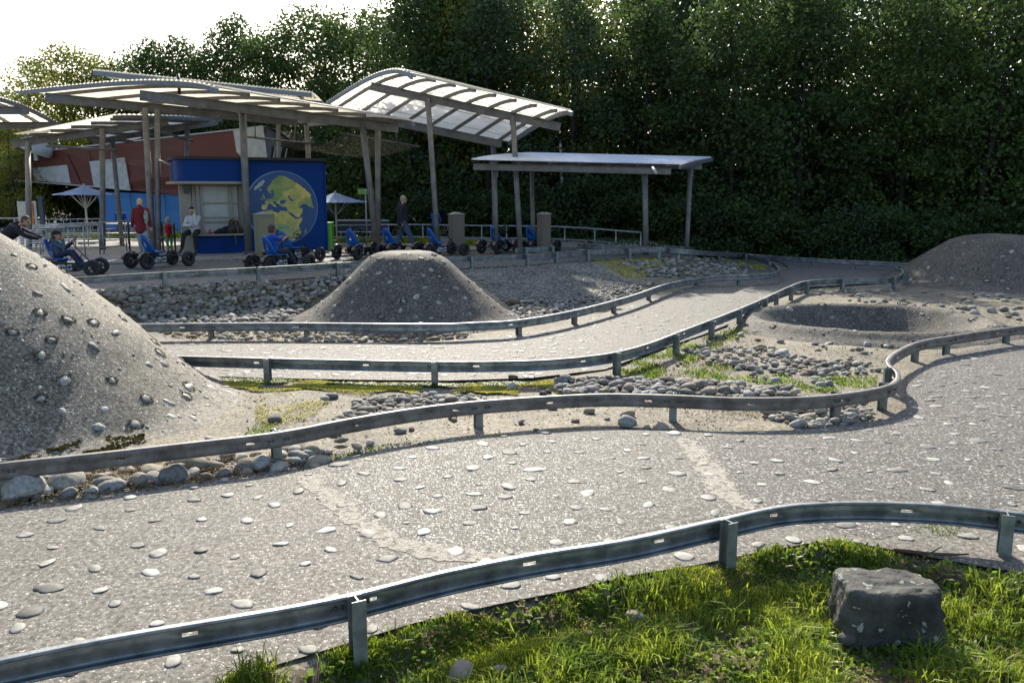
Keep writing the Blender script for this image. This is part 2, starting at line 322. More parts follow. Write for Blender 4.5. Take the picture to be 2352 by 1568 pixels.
def crumbly(m, scale, lo, hi):
    nt = m.node_tree; N = nt.nodes; L = nt.links; g = N.new('ShaderNodeNewGeometry'); n = N.new('ShaderNodeTexNoise'); n.inputs['Scale'].default_value = scale; n.inputs['Detail'].default_value = 6; n.inputs['Roughness'].default_value = .75
    L.new(g.outputs['Position'], n.inputs['Vector']); r = N.new('ShaderNodeMapRange'); r.inputs[1].default_value = lo; r.inputs[2].default_value = hi; L.new(n.outputs['Fac'], r.inputs[0])
    t = N.new('ShaderNodeBsdfTransparent'); x = N.new('ShaderNodeMixShader'); L.new(r.outputs[0], x.inputs[0]); L.new(t.outputs[0], x.inputs[1]); L.new(N['Principled BSDF'].outputs[0], x.inputs[2]); L.new(x.outputs[0], N['Material Output'].inputs[0])
crumbly(M['seam'], 14, .38, .48)
# ---------------------------------------------------------------- ground
def axis(parts):
    a = []
    for lo, hi, st in parts: a += list(np.arange(lo, hi, st))
    return a
gx = axis([(-300,-60,40),(-60,-20,2),(-20,-8,.5),(-8,12,.14),(12,22,.5),(22,60,2),(60,301,40)])
gy = axis([(-40,2,3),(2,3.6,.4),(3.6,8,.14),(8,28,.16),(28,42,.5),(42,90,4),(90,700,60)])
def nz(x, y, s): return noise.noise(Vector((x*s, y*s, 3.7)))
def bank_z(x, y):
    return h(x, y)-.02+.06*nz(x, y, 2.2)+.03*nz(x+9, y, 6)+.02*nz(x, y, 14)
V = []
for y in gy:
    for x in gx:
        z = h(x, y)
        if 3 < y < 45: z += .02*nz(x, y, 1.1)+.012*nz(x, y, 4)
        yn = (interp(x, NX, NY))
        if y < yn-.05: z += (.05*nz(x, y, 2.2)+.03*nz(x+9, y, 6))
        V.append((x, y, z-.035))
nxg = len(gx)
F = [(j*nxg+i, j*nxg+i+1, (j+1)*nxg+i+1, (j+1)*nxg+i) for j in range(len(gy)-1) for i in range(nxg-1)]
tag(link('ground', npmesh('ground', V, F, M['soil'], True)), kind='structure')

def flat(name, pts, z, mat, parent=None, n=None):
    mb = MB(); mb.poly([(G(px, py).x, G(px, py).y, z) for px, py in pts]); return mb.build(name, mat, parent)
def wob(pts, amp, k=4):
    """subdivide an outline and roughen it"""
    out = []
    for i in range(len(pts)):
        a, b = pts[i], pts[(i+1) % len(pts)]
        for j in range(k):
            t = j/k; out.append((a[0]+(b[0]-a[0])*t+(random.uniform(-amp, amp) if j else 0), a[1]+(b[1]-a[1])*t+(random.uniform(-amp, amp)*.4 if j else 0)))
    return out
T1 = [(-260,1222),(0,1170),(200,1141),(350,1119),(560,1091),(690,1074),(830,1042),(1000,1014),(1200,992),(1400,985),(1560,989),(1700,991),(1850,986),(1960,972),
      (2035,962),(2085,935),(2080,905),(2085,875),(2110,848),(2170,815),(2250,795),(2352,778),(2700,745)]
near_edge = [(2700,1340),(2352,1316),(2200,1290),(2100,1271),(1950,1243),(1850,1248),(1700,1276),(1600,1296),(1450,1320),(1300,1355),(1150,1385),(950,1430),(700,1506),(520,1560),(300,1650),(-300,1800)]
smooth_track = flat('track_surface', T1+near_edge, 0.0, M['track_smooth']); tag(smooth_track, kind='structure')
S1 = [(690,1086),(712,1110),(770,1150),(812,1188),(850,1215),(900,1243),(990,1262),(1090,1278),(1185,1284),(1300,1270)]
S2 = [(1560,1003),(1588,1030),(1618,1062),(1640,1090),(1652,1120),(1690,1148),(1730,1172)]
mid = wob(S1, 3)[:-3] + [(1300,1270),(1450,1228),(1600,1195),(1730,1172)] + wob(list(reversed(S2)), 3)[:-3] + [(1560,1003),(1400,999),(1200,1006),(1000,1029),(830,1055)]
flat('pebble_patch', mid, .002, M['track_mid'], smooth_track)
coarse = wob(S2, 3)[:-3]+[(1730,1172),(1900,1215),(2020,1238),(2110,1215),(2200,1185),(2352,1150),(2700,1110),(2700,750),(2352,782),(2250,799),(2170,819),(2112,851),(2088,877),(2084,905),(2090,935),(2040,965),(1965,984),(1850,999),(1700,1006)]
flat('coarse_patch', coarse, .002, M['track_coarse'], smooth_track)
def strip(name, pts, w, z, mat, parent, seed=0):
    random.seed(seed); P = [G(*p) for p in pts]; Q = []
    for i in range(len(P)-1):
        for j in range(10): Q.append(P[i].lerp(P[i+1], j/10))
    Q.append(P[-1]); L = []; Rr = []
    for i, q in enumerate(Q):
        d = (Q[min(i+1, len(Q)-1)]-Q[max(i-1, 0)]).normalized(); n = Vector((-d.y, d.x, 0)); e = min(1, i/5, (len(Q)-1-i)/5+.01)
        wl_ = w*e*(.45+.9*abs(noise.noise(q*2.3+Vector((seed, 0, 0))))+.5*random.random()); wr = w*e*(.45+.9*abs(noise.noise(q*2.9-Vector((seed, 5, 0))))+.5*random.random())
        L.append((q+n*wl_)); Rr.append((q-n*wr))
    vs = [(p.x, p.y, z) for p in L+Rr]; k = len(Q)
    return MB().add(vs, [(i, i+1, k+i+1, k+i) for i in range(k-1)]).build(name, mat, parent)
strip('cement_seam', S1, .12, .004, M['seam'], smooth_track, 1)
strip('cement_seam', S2, .13, .004, M['seam'], smooth_track, 5)

# middle track: ribbon that climbs to the pavilion yard
PAIR = [((200,770),(200,870)),((380,776),(425,862)),((560,782),(620,868)),((800,787),(820,872)),((1000,784),(1030,874)),((1120,775),(1220,868)),((1250,757),(1390,848)),
        ((1330,738),(1520,800)),((1420,708),(1610,770)),((1490,685),(1690,738)),((1545,668),(1745,700)),((1610,655),(1800,678)),((1690,646),(1850,660)),((1780,640),(1950,654)),
        ((1805,630),(2060,648)),((1812,615),(2085,632)),((1795,602),(2090,614)),((1740,588),(2000,602)),((1680,578),(1850,592)),((1610,570),(1700,582)),((1520,568),(1600,573)),((1400,572),(1480,567)),((1250,580),(1330,563))]
V = []; nc = 12
St = []
for k, (a, b) in enumerate(PAIR): St.append((Gh(*a), Gh(*b)))
fine = []
for k in range(len(St)-1):
    for j in range(6): t = j/6; fine.append((St[k][0].lerp(St[k+1][0], t), St[k][1].lerp(St[k+1][1], t)))
fine.append(St[-1])
for a, b in fine:
    for i in range(nc+1):
        p = a.lerp(b, i/nc); V.append((p.x, p.y, h(p.x, p.y)+.003))
F = [(j*(nc+1)+i, j*(nc+1)+i+1, (j+1)*(nc+1)+i+1, (j+1)*(nc+1)+i) for j in range(len(fine)-1) for i in range(nc)]
mid_track = tag(link('middle_track_surface', npmesh('middle_track_surface', V, F, M['track_smooth'], True)), kind='structure')

# yard of the pavilion and its raised platform
def lanemesh(name, xs, y0f, y1f, dz, mat, n=10):
    V = []
    for x in xs:
        for i in range(n+1):
            y = y0f(x)+(y1f(x)-y0f(x))*i/n; V.append((x, y, h(x, y)+dz))
    F = [(j*(n+1)+i, (j+1)*(n+1)+i, (j+1)*(n+1)+i+1, j*(n+1)+i+1) for j in range(len(xs)-1) for i in range(n)]
    return link(name, npmesh(name, V, F, mat, False))
kl = [G(0,615,ZP), G(264,607,ZP), G(408,602,ZP), G(561,597,ZP), G(800,589,ZP), G(1082,576,ZP), G(1260,569,ZP)]
KX = [-40]+[p.x for p in kl]+[9]; KY = [kl[0].y]+[p.y for p in kl]+[kl[-1].y]
kf = lambda x: (interp(x, KX, KY))
tag(lanemesh('yard_lane', list(np.linspace(-30, 5.2, 60)), lambda x: (interp(x, PX, PY))+.12, lambda x: kf(x)+.1, -.012, M['track_smooth']), kind='structure')
tag(lanemesh('yard_pavement', list(np.linspace(-40, 6.5, 60)), lambda x: kf(x), lambda x: 43.0, .05, M['paving'], 4), kind='structure')
mb = MB(); xs = list(np.linspace(-40, 6.5, 60)); k = len(xs)
mb.add([(x, kf(x), ZP-.1) for x in xs]+[(x, kf(x), ZP+.05) for x in xs], [(i, i+1, k+i+1, k+i) for i in range(k-1)])
tag(mb.build('yard_kerb', M['paving']), kind='structure')
# edging wall under the pavilion rail; its shadow is put into the dark colour
pr = [G(*p) for p in RAILP[:6]]
mb = MB()
for a, b in zip(pr[:-1], pr[1:]):
    a = a.copy(); b = b.copy(); a.y -= .05; b.y -= .05; a.z = b.z = .45; mb.beam(a, b, .09, .30)
tag(mb.build('concrete_edging', M['dark_mound']), 'concrete edging under the pavilion guard rail, coloured dark for its shadow', 'edging')

# ---------------------------------------------------------------- rails
def catmull(P, st):
    out = []
    Q = [P[0]*2-P[1]]+P+[P[-1]*2-P[-2]]
    for i in range(1, len(Q)-2):
        a, b, c, d = Q[i-1:i+3]; n = max(2, int((c-b).length/st))
        for j in range(n):
            t = j/n; out.append(.5*((2*b)+(c-a)*t+(2*a-5*b+4*c-d)*t*t+(3*b-a-3*c+d)*t*t*t))
    out.append(P[-1]); return out
BH = .145
PROF = [(-.055,-.012),(-.055,.0),(-.040,.0),(-.012,0),(-.003,-.004),(0,-.013),(0,-.034),(-.006,-.060),(-.006,-.082),(0,-.110),(0,-.132),(-.003,-.141),(-.012,-BH),(-.040,-BH),(-.055,-BH),(-.055,-BH+.012)]
def Gr(px, py, dz=.3):
    z = .5
    for _ in range(25):
        p = G(px, py, z); z = z*.5+(h(p.x, p.y)+dz)*.5
    return G(px, py, z)
def guard_rail(label, pts, side, posts, slot_every=2.0, ext=None, scale=1.0, facemat=None, joints=(), post_z=None):
    """pts (px,py,z of rail top); side +1: smooth face to the left of the running direction"""
    P = [G(*p) if p[2] is not None else Gr(p[0], p[1]) for p in pts]; C = catmull(P, .08); o = P[len(P)//2]
    base = Vector((o.x, o.y, h(o.x, o.y))); t = thing('guard_rail', label, 'guard rail', base, 0, 'low steel guard rails of the kart track')
    vs = []; fs = []; n = len(PROF); acc = 0; nexts = slot_every*.4
    for i, c in enumerate(C):
        d = C[min(i+1, len(C)-1)]-C[max(i-1, 0)]; d.z *= .5; d.normalize(); r = Vector((-d.y, d.x, 0)).normalized()*side
        for (a, b) in PROF: vs.append(c-base + r*(a*scale) + Vector((0, 0, b*scale)))
    for i in range(len(C)-1):
        acc += (C[i+1]-C[i]).length; slot = False
        if acc > nexts: slot = True; nexts += slot_every
        for k in range(n-1):
            if slot and k == 7: continue
            q = (i*n+k, i*n+k+1, (i+1)*n+k+1, (i+1)*n+k); fs.append(q if side > 0 else q[::-1])
    bm_ = MB(); bm_.add(vs, fs, True); beam = bm_.build('rail_beam', facemat or M['rail_steel'], t, fix=False)
    sd = beam.modifiers.new('s', 'SOLIDIFY'); sd.thickness = .005; sd.offset = -1
    def nearest(px, py):
        best = None; r0 = ray(px, py)
        for i, c in enumerate(C):
            v = c-Vector((0, 0, CAMZ)); sx = v.x/(v.y*CP-v.z*SP)*FPX+1176; sy = 784-(v.z*CP+v.y*SP)/(v.y*CP-v.z*SP)*FPX
            e = (sx-px)**2+.3*(sy-py)**2
            if best is None or e < best[0]: best = (e, i)
        i = best[1]; d = (C[min(i+1, len(C)-1)]-C[max(i-1, 0)]); d.z = 0; d.normalize(); return C[i], d, Vector((-d.y, d.x, 0))*side
    for pxy in posts:
        c, d, r = nearest(*pxy[:2]); q = c - r*(.058*scale+.05)
        zb = h(q.x, q.y)-.12; top = c.z+.012
        mb = MB(); L = top-zb; cz = (top+zb)/2; rot = Matrix((d, r, Vector((0,0,1)))).transposed()
        for e in (-1, 1): mb.box(q-base+Vector((0,0,cz-q.z))+r*(e*.043), (.085*scale, .008, L), rot)
        mb.box(q-base+Vector((0,0,cz-q.z)), (.008, .080, L), rot)
        mb.build('post', M['post_steel'], t)
        if c.y > 17: continue
        mb = MB()
        for e in (-.10,-.06,.06,.10):
            bc = c-base+d*e*1.0+Vector((0,0,-.072))+r*.002; mb.lathe([(.001,.010),(.011,.009),(.014,0),(.014,-.004)], 8, Matrix.Translation(bc) @ r.to_track_quat('Z','Y').to_matrix().to_4x4())
            mb.lathe([(.001,.012),(.012,.012),(.012,0)], 6, Matrix.Translation(bc-r*.012) @ (-r).to_track_quat('Z','Y').to_matrix().to_4x4())
        mb.build('bolts', M['bolt'], t)
    for pxy in joints:
        c, d, r = nearest(*pxy); mb = MB(); rot = Matrix((d, r, Vector((0,0,1)))).transposed()
        vs = []
        for e in (-.012, .012):
            for (a, b) in PROF: vs.append(c-base + d*e + r*(a*scale+.0025) + Vector((0, 0, b*scale+.0025)))
        mb.add(vs, [(k, k+1, n+k+1, n+k) for k in range(n-1)]).build('splice_edge', M['bolt'], t)
    return t
RZ = .30
def rz(l, z=RZ): return [(a, b, z) for a, b in l]
guard_rail('galvanised guard rail nearest the camera, running above the grass bank', rz([(-330,1585),(-150,1543),(0,1508),(260,1456),(517,1419-6),(660,1389),(806,1360),(1024,1307),(1230,1267),(1435,1235),(1630,1193),(1786,1160),(1903,1151),(2020,1150),(2176,1157),(2308,1171),(2450,1186),(2700,1210)], .31),
           1, [(797,1362),(1645,1192),(2300,1170),(-170,1548)], 1.05, joints=[(808,1360),(2306,1171)])
guard_rail('long curving rail with smooth brown face passing in front of the big left mound', rz([(-200,1095),(0,1066),(200,1045),(420,1020),(640,994),(800,964),(960,938),(1105,922),(1270,911),(1400,906),(1548,909),(1700,915),(1850,913),(1950,904),(2035,889),(2066,873),(2066,853),(2048,838),(2047,824),(2072,804),(2120,784),(2200,770),(2352,749),(2600,724)]),
           -1, [(640,994),(1105,922),(1547,909),(1943,905),(2047,884),(2060,843),(2122,783),(2188,772),(2325,753),(2,1066)], 1.15, facemat=M['rail_face'], joints=[(645,994),(1555,909)])
guard_rail('middle rail with its posts on the near side, sweeping right past the crater', rz([(250,814),(425,817),(620,822),(820,826),(1000,829),(1180,828),(1300,822),(1405,809),(1480,790),(1540,768),(1622,737),(1687,712),(1747,687),(1775,674),(1808,659),(1850,645),(1930,640),(2037,638),(2064,632),(2072,621),(2056,613),(2062,611),(2100,609)]),
           1, [(622,822),(1000,829),(1405,809),(1539,768),(1622,737),(1687,712),(1747,687),(1773,675),(1808,659),(1844,646),(1930,640),(2045,637),(2070,628)], 1.6)
gr2 = guard_rail('rail along the pavilion yard that loops round the stony island and returns', [p if (i < 9 or i > 17) else (p[0], p[1], None) for i, p in enumerate(RAILP)], -1 if False else 1,
           [(370,626),(592,614),(770,604),(1081,588),(1206,583),(1273,579),(1345,574),(1440,570),(1517,568),(1560,567),(1605,568.5),(1674,577),(1721,585),(1776,602),(1700,631),(1610,638),(1500,661),(1420,688),(1330,711),(1198,734),(968,744),(700,742),(480,743)], 2.0)
guard_rail('straight outer rail at the forest edge of the far bend', [(1326,559,.92),(1400,563,.92),(1500,568,None),(1600,575,None),(1709,582.5,None),(1843,592,None),(2000,600,None),(2096,605,None),(2200,608,None)], -1,
           [(1345,560),(1450,566),(1560,573),(1660,580),(1760,586),(1860,593),(1960,598),(2060,603)], 2.0)
guard_rail('short stub of rail on two posts beside the pavilion column', [(1183,569.5,.95),(1216,568,.95),(1271,566,.95)], 1, [(1206,568.5),(1266,566)], 5)

# ---------------------------------------------------------------- concrete mounds and crater
def revolve_mound(name, label, cx, cy, prof, rx=1, ry=1, zb=0, mat=None, nseg=140, dn=.03, seed=0, cat='mound', sub=4):
    t = thing(name, label, cat, (cx, cy, zb))
    pr = []
    for i in range(len(prof)-1):
        for j in range(sub): s = j/sub; pr.append((prof[i][0]+(prof[i+1][0]-prof[i][0])*s, prof[i][1]+(prof[i+1][1]-prof[i][1])*s))
    pr.append(prof[-1])
    pr = [pr[0]]+[((pr[i-1][0]+2*pr[i][0]+pr[i+1][0])/4, (pr[i-1][1]+2*pr[i][1]+pr[i+1][1])/4) for i in range(1, len(pr)-1)]+[pr[-1]]
    def surf(r, z, a):
        k = 1+.035*noise.noise(Vector((math.cos(a)*1.3+seed, math.sin(a)*1.3, z*.5)))
        x = r*rx*k*math.cos(a); y = r*ry*k*math.sin(a)
        return Vector((x, y, z+dn*noise.noise(Vector((x*1.2+seed, y*1.2, z)))+dn*.35*noise.noise(Vector((x*5+seed, y*5, z*4)))))
    V = []
    for r, z in pr:
        for k in range(nseg): V.append(surf(r, z, 2*PI*k/nseg))
    F = [(i*nseg+k, (i+1)*nseg+k, (i+1)*nseg+(k+1) % nseg, i*nseg+(k+1) % nseg) for i in range(len(pr)-1) for k in range(nseg)]
    link('shell', npmesh('shell', V, F, mat, True), t)
    def sample(u, a):
        """u 0..1 along the profile"""
        i = min(len(pr)-2, int(u*(len(pr)-1))); s = u*(len(pr)-1)-i
        r = pr[i][0]+(pr[i+1][0]-pr[i][0])*s; z = pr[i][1]+(pr[i+1][1]-pr[i][1])*s
        p = surf(r, z, a); q = surf(r+.02, z+(pr[i+1][1]-pr[i][1])/max(1e-4, (pr[i+1][0]-pr[i][0]))*.02 if abs(pr[i+1][0]-pr[i][0]) > 1e-3 else z, a); w = surf(r, z, a+.01)
        n = (w-p).cross(q-p)
        if n.z < 0: n = -n
        return p, n.normalized()
    return t, sample
def pebble(mb, p, n, size, sink=.35, el=1.5, ang=None, seg=12, flat=1.0):
    a = random.uniform(0, 2*PI) if ang is None else ang
    q = n.to_track_quat('Z', 'Y').to_matrix().to_4x4() @ Matrix.Rotation(a, 4, 'Z')
    s = Vector((size*.5*el, size*.5*random.uniform(.75,1.05), size*.5*random.uniform(.34,.55)*flat))
    off = random.random()*50
    prof = [(math.cos(t)+1e-4, math.sin(t)) for t in np.linspace(-PI/2, PI/2, 7)]
    vs = []; fs = []
    M4 = Matrix.Translation(p+n*(s.z*(1-2*sink))) @ q
    for r, z in prof:
        for k in range(seg):
            th = 2*PI*k/seg; v = Vector((r*math.cos(th), r*math.sin(th), z)); v *= 1+.38*noise.noise(v*1.1+Vector((off, 0, 0))); vs.append(M4 @ Vector((v.x*s.x, v.y*s.y, v.z*s.z)))
    for i in range(6):
        for k in range(seg): fs.append((i*seg+k, i*seg+(k+1) % seg, (i+1)*seg+(k+1) % seg, (i+1)*seg+k))
    mb.add(vs, fs, True)
def mosstufts(mb, p, n, rad, cnt, s=.012):
    q = n.to_track_quat('Z', 'Y')
    for _ in range(cnt):
        a = random.uniform(0, 2*PI); rr = rad*random.uniform(.75, 1.2); c = p + q @ Vector((rr*math.cos(a)*1.3, rr*math.sin(a), .002))
        e = q @ Vector((random.uniform(-1,1), random.uniform(-1,1), .4)).normalized()*s*random.uniform(.6,1.5); f = q @ Vector((random.uniform(-1,1), random.uniform(-1,1), 1.2)).normalized()*s*random.uniform(.6,1.4)
        mb.add([c-e, c+e, c+e*.6+f, c-e*.6+f], [(0,1,2,3)])
def stud(t, sample, cnt, sz, amin, amax, umin, umax, mossy=0, mat='stone_flat', extra=0):
    random.seed(cnt+int(sz*1000)); spots = []; tries = 0
    while len(spots) < cnt and tries < 9000:
        tries += 1; u = umin+(umax-umin)*math.sqrt(random.random()); a = random.uniform(amin, amax); p, n = sample(u, a)
        if all((p-q).length > sz*2.0 for q, _ in spots): spots.append((p, n))
    mm = MB()
    for i, (p, n) in enumerate(spots):
        mb = MB(); s = sz*random.uniform(.6, 1.25); pebble(mb, p, n, s, .60, random.uniform(1.0, 1.6), None, 12, .7); mb.build('embedded_stone', M[mat], t, fix=False)
        if mossy and random.random() < mossy: mosstufts(mm, p, n, s*.62, 120, .008)
    if mm.v: tag(mm.build('moss_shade_ring', M['brown_moss'], t, fix=False), kind='stuff')  # moss tufts that also paint the shade in the pockets round the stones
    if extra:
        mb = MB()
        for _ in range(extra):
            p, n = sample(umin+(umax-umin)*math.sqrt(random.random()), random.uniform(amin, amax)); pebble(mb, p, n, random.uniform(.02,.045), .3, 1.3, seg=6)
        tag(mb.build('small_pebbles', M[mat], t, fix=False), kind='stuff')
t, sm = revolve_mound('concrete_mound', 'big pale concrete mound studded with stones at the left edge', -6.9, 10.4,
    [(.02,2.40),(.35,2.3),(.66,2.1),(1.06,1.8),(1.45,1.5),(1.80,1.2),(2.13,.9),(2.42,.6),(2.74,.3),(3.0,.06),(3.2,0),(3.5,-.06)], 1, .97, mat=M['mound'], seed=3, dn=.03)
stud(t, sm, 90, .115, -2.0, .7, .1, .93, .45, extra=150)
mound_left = (t, sm)
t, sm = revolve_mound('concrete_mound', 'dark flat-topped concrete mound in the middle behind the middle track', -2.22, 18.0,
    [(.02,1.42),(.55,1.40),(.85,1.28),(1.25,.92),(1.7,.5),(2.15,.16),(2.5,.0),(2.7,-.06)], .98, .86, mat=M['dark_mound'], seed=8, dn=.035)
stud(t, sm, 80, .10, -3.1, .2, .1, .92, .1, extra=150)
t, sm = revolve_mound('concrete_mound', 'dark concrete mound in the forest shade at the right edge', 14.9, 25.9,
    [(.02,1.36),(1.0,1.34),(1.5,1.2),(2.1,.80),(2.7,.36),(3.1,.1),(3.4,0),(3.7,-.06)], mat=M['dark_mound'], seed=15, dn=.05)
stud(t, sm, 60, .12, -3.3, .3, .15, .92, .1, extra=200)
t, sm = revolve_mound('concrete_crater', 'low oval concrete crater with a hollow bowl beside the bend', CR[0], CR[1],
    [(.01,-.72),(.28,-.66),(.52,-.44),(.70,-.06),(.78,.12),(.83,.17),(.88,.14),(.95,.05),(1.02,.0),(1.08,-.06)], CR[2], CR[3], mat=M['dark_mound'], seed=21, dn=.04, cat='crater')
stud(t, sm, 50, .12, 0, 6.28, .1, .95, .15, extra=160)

# crumbling foot of the left mound with moss
random.seed(5)
mb = MB()
for _ in range(2600):
    px = random.uniform(-20, 330); py = random.uniform(990, 1062)
    if noise.noise(Vector((px*.016, py*.05, 1))) < .05: continue
    p = G(px, py, .02+.09*(1-(py-985)/80)); a = random.uniform(0, 6.3); s = random.uniform(.012,.03)
    e = Vector((math.cos(a), math.sin(a), .1))*s; f = Vector((random.uniform(-.5,.5), random.uniform(-.5,.5), 1))*s*.9
    mb.add([p-e, p+e, p+e*.5+f, p-e*.5+f], [(0,1,2,3)])
tag(mb.build('brown_moss', M['brown_moss'], fix=False), 'brown and green moss along the crumbling foot of the big left mound', 'moss', kind='stuff')

# ---------------------------------------------------------------- cobbles
def inpoly(x, y, P):
    c = False; j = len(P)-1
    for i in range(len(P)):
        if (P[i][1] > y) != (P[j][1] > y) and x < (P[j][0]-P[i][0])*(y-P[i][1])/(P[j][1]-P[i][1])+P[i][0]: c = not c
        j = i
    return c
BEDS = [
 ('grey cobble in the stony pit below the pavilion rail', [(225,668),(400,655),(520,648),(700,650),(790,622),(840,612),(700,700),(672,738),(560,741),(342,742),(290,715)], 1500, .11, 8),
 ('cobble among dead leaves under the rail behind the middle track', [(360,752),(700,756),(1090,756),(1060,778),(800,784),(560,779),(400,775)], 260, .105, 1),
 ('cobble on the slope right of the middle dark mound', [(1160,690),(1290,690),(1430,655),(1500,648),(1440,690),(1330,722),(1215,745),(1195,732)], 330, .105, 1),
 ('cobble on the island inside the looping rail', [(1420,600),(1560,588),(1690,596),(1745,618),(1700,628),(1560,636),(1480,632)], 380, .12, 1),
 ('rounded cobble in the band behind the long curving rail', [(1265,880),(1330,864),(1450,868),(1560,872),(1700,880),(1800,892),(1835,902),(1780,912),(1560,904),(1420,902),(1300,906)], 360, .108, 2),
 ('cobble in the heap in front of the crater', [(1560,800),(1700,792),(1800,806),(1880,826),(2000,830),(2025,850),(1900,862),(1790,858),(1700,845),(1610,828)], 190, .098, 1),
 ('cobble spilling under the long curving rail near its sharp bend', [(1740,925),(1860,930),(1990,926),(2005,955),(1940,975),(1830,978),(1770,958)], 110, .11, 2),
 ('cobble in the loose line on the sand right of the big mound', [(745,985),(830,912),(920,905),(1060,905),(1140,912),(1080,925),(960,945),(860,965)], 130, .11, 1),
 ('cobble among dead leaves under the rail by the big left mound', [(0,1090),(160,1078),(420,1056),(620,1030),(745,1030),(730,1068),(560,1085),(360,1112),(120,1140),(0,1150)], 80, .15, 1),
 ('small stone strewn on the sand beyond the crater', [(1780,668),(2000,660),(2140,668),(2352,680),(2352,735),(2200,720),(1950,690)], 80, .14, 0),
 ('stray stone on the sand behind the long curving rail', [(560,985),(745,905),(1260,880),(1560,985),(1200,995),(900,1020),(700,1060)], 34, .12, 0),
 ('stray stone on the ground between the middle rail and the crater', [(1480,880),(1600,790),(1700,752),(2050,790),(2040,850),(1850,905),(1600,870)], 70, .09, 0),
]
stones = []
def place_bed(bi):
    lab, poly, cnt, sz, pile = BEDS[bi]
    xs = [p[0] for p in poly]; ys = [p[1] for p in poly]; got = []; tries = 0
    while len(got) < cnt and tries < cnt*60:
        tries += 1; px = random.uniform(min(xs), max(xs)); py = random.uniform(min(ys), max(ys))
        if not inpoly(px, py, poly): continue
        p = Gh(px, py); s = sz*min(1.45, random.lognormvariate(-.12, .34)); lay = 0
        if any(abs(p.x-q[0].x) < (s+q[1])*.38 and abs(p.y-q[0].y) < (s+q[1])*.38 for q in got):
            if pile and random.random() < .03*pile: lay = sz*.38
            else: continue
        p.z += s*.10+lay*.8-.02; got.append((p, s))
    for p, s in got: stones.append((s/p.y, bi, p, s))
random.seed(42)
for bi in range(len(BEDS)): place_bed(bi)
for (px, py, s, lab) in [(55,1128,.36,'big pale rounded rock at the lower left under the rail'),(105,1128,.15,None),(155,1112,.30,'angular rock right of the big pale rock under the rail'),(240,1108,.14,None),(320,1104,.17,None),(355,1102,.16,None),(398,1098,.26,'pointed grey rock among dead leaves under the rail'),
                      (440,1072,.24,'flat-topped grey rock behind the pointed rock under the rail'),(597,1070,.19,None),(686,1050,.16,None),(712,1040,.20,None),(480,1010,.1,None),(630,960,.13,None),(1438,976,.13,'single dark stone on the sand in front of the long curving rail'),
                      (785,1012,.11,None),(820,1028,.10,None),(1178,868,.14,'lone dark stone at the moss strip under the middle rail'),(1580,893,.22,'large pale stone on top of the band of cobbles'),(1730,850+10,.12,None),(1796,812,.2,'upright pointed stone in the island before the crater'),
                      (1705,735,.2,None),(1180,695,.28,'dark boulder at the right foot of the dark mound'),(747,916,.1,None)]:
    p = Gh(px, py); p.z += s*.12; stones.append((9, 8 if py > 1030 else 11, p, s, lab))
stones.sort(key=lambda q: -q[0]); random.seed(9)
protos = []
for k in range(14):
    mb = MB(); off = k*7.3; fl = random.uniform(.5,.8); el = random.uniform(1.0,1.5); vs = []; seg = 14
    for tt in np.linspace(-PI/2, PI/2, 9):
        for j in range(seg):
            th = 2*PI*j/seg; v = Vector((math.cos(tt)*math.cos(th), math.cos(tt)*math.sin(th), math.sin(tt)))
            n1 = noise.noise(v*.9+Vector((off, 0, 0))); v = v*(1+.34*n1+.10*noise.noise(v*2.5+Vector((0, off, 0)))); vs.append((v.x*.5*el, v.y*.5, v.z*.5*fl))
    fs = [(i*seg+j, i*seg+(j+1) % seg, (i+1)*seg+(j+1) % seg, (i+1)*seg+j) for i in range(8) for j in range(seg)]
    protos.append([npmesh('cobble', vs, fs, M['stone'], True), npmesh('cobble', vs, fs, M['stone_brown'], True), np.array(vs), np.array(fs)])
restV = {0: [], 1: []}; restF = {0: [], 1: []}; rb = {0: 0, 1: 0}
for i, st in enumerate(stones):
    _, bi, p, s = st[:4]; lab = st[4] if len(st) > 4 else None
    k = random.randrange(14); br = 1 if random.random() < .42 else 0
    rot = (random.uniform(-.3,.3), random.uniform(-.3,.3), random.uniform(0, 6.3))
    if i < 290:
        o = link('cobble_stone', protos[k][br]); o.location = p; o.rotation_euler = rot; o.scale = (s, s, s)
        if lab: tag(o, lab, 'stone')
        else: tag(o, BEDS[bi][0], 'stone', 'stones: '+BEDS[bi][0])
    else:
        from mathutils import Euler
        m = np.array(Euler(rot).to_matrix())*s; v = protos[k][2] @ m.T + np.array(p)
        restV[br].append(v); restF[br].append(protos[k][3]+rb[br]); rb[br] += len(v)
for br, nm, mt, lb in ((0, 'distant_cobbles', 'stone', 'mass of further grey cobbles filling the stony beds'), (1, 'distant_brown_cobbles', 'stone_brown', 'mass of further brown cobbles mixed into the stony beds')):
    tag(link(nm, npmesh(nm, np.concatenate(restV[br]), np.concatenate(restF[br]), M[mt], True)), lb, 'cobbles', kind='stuff')

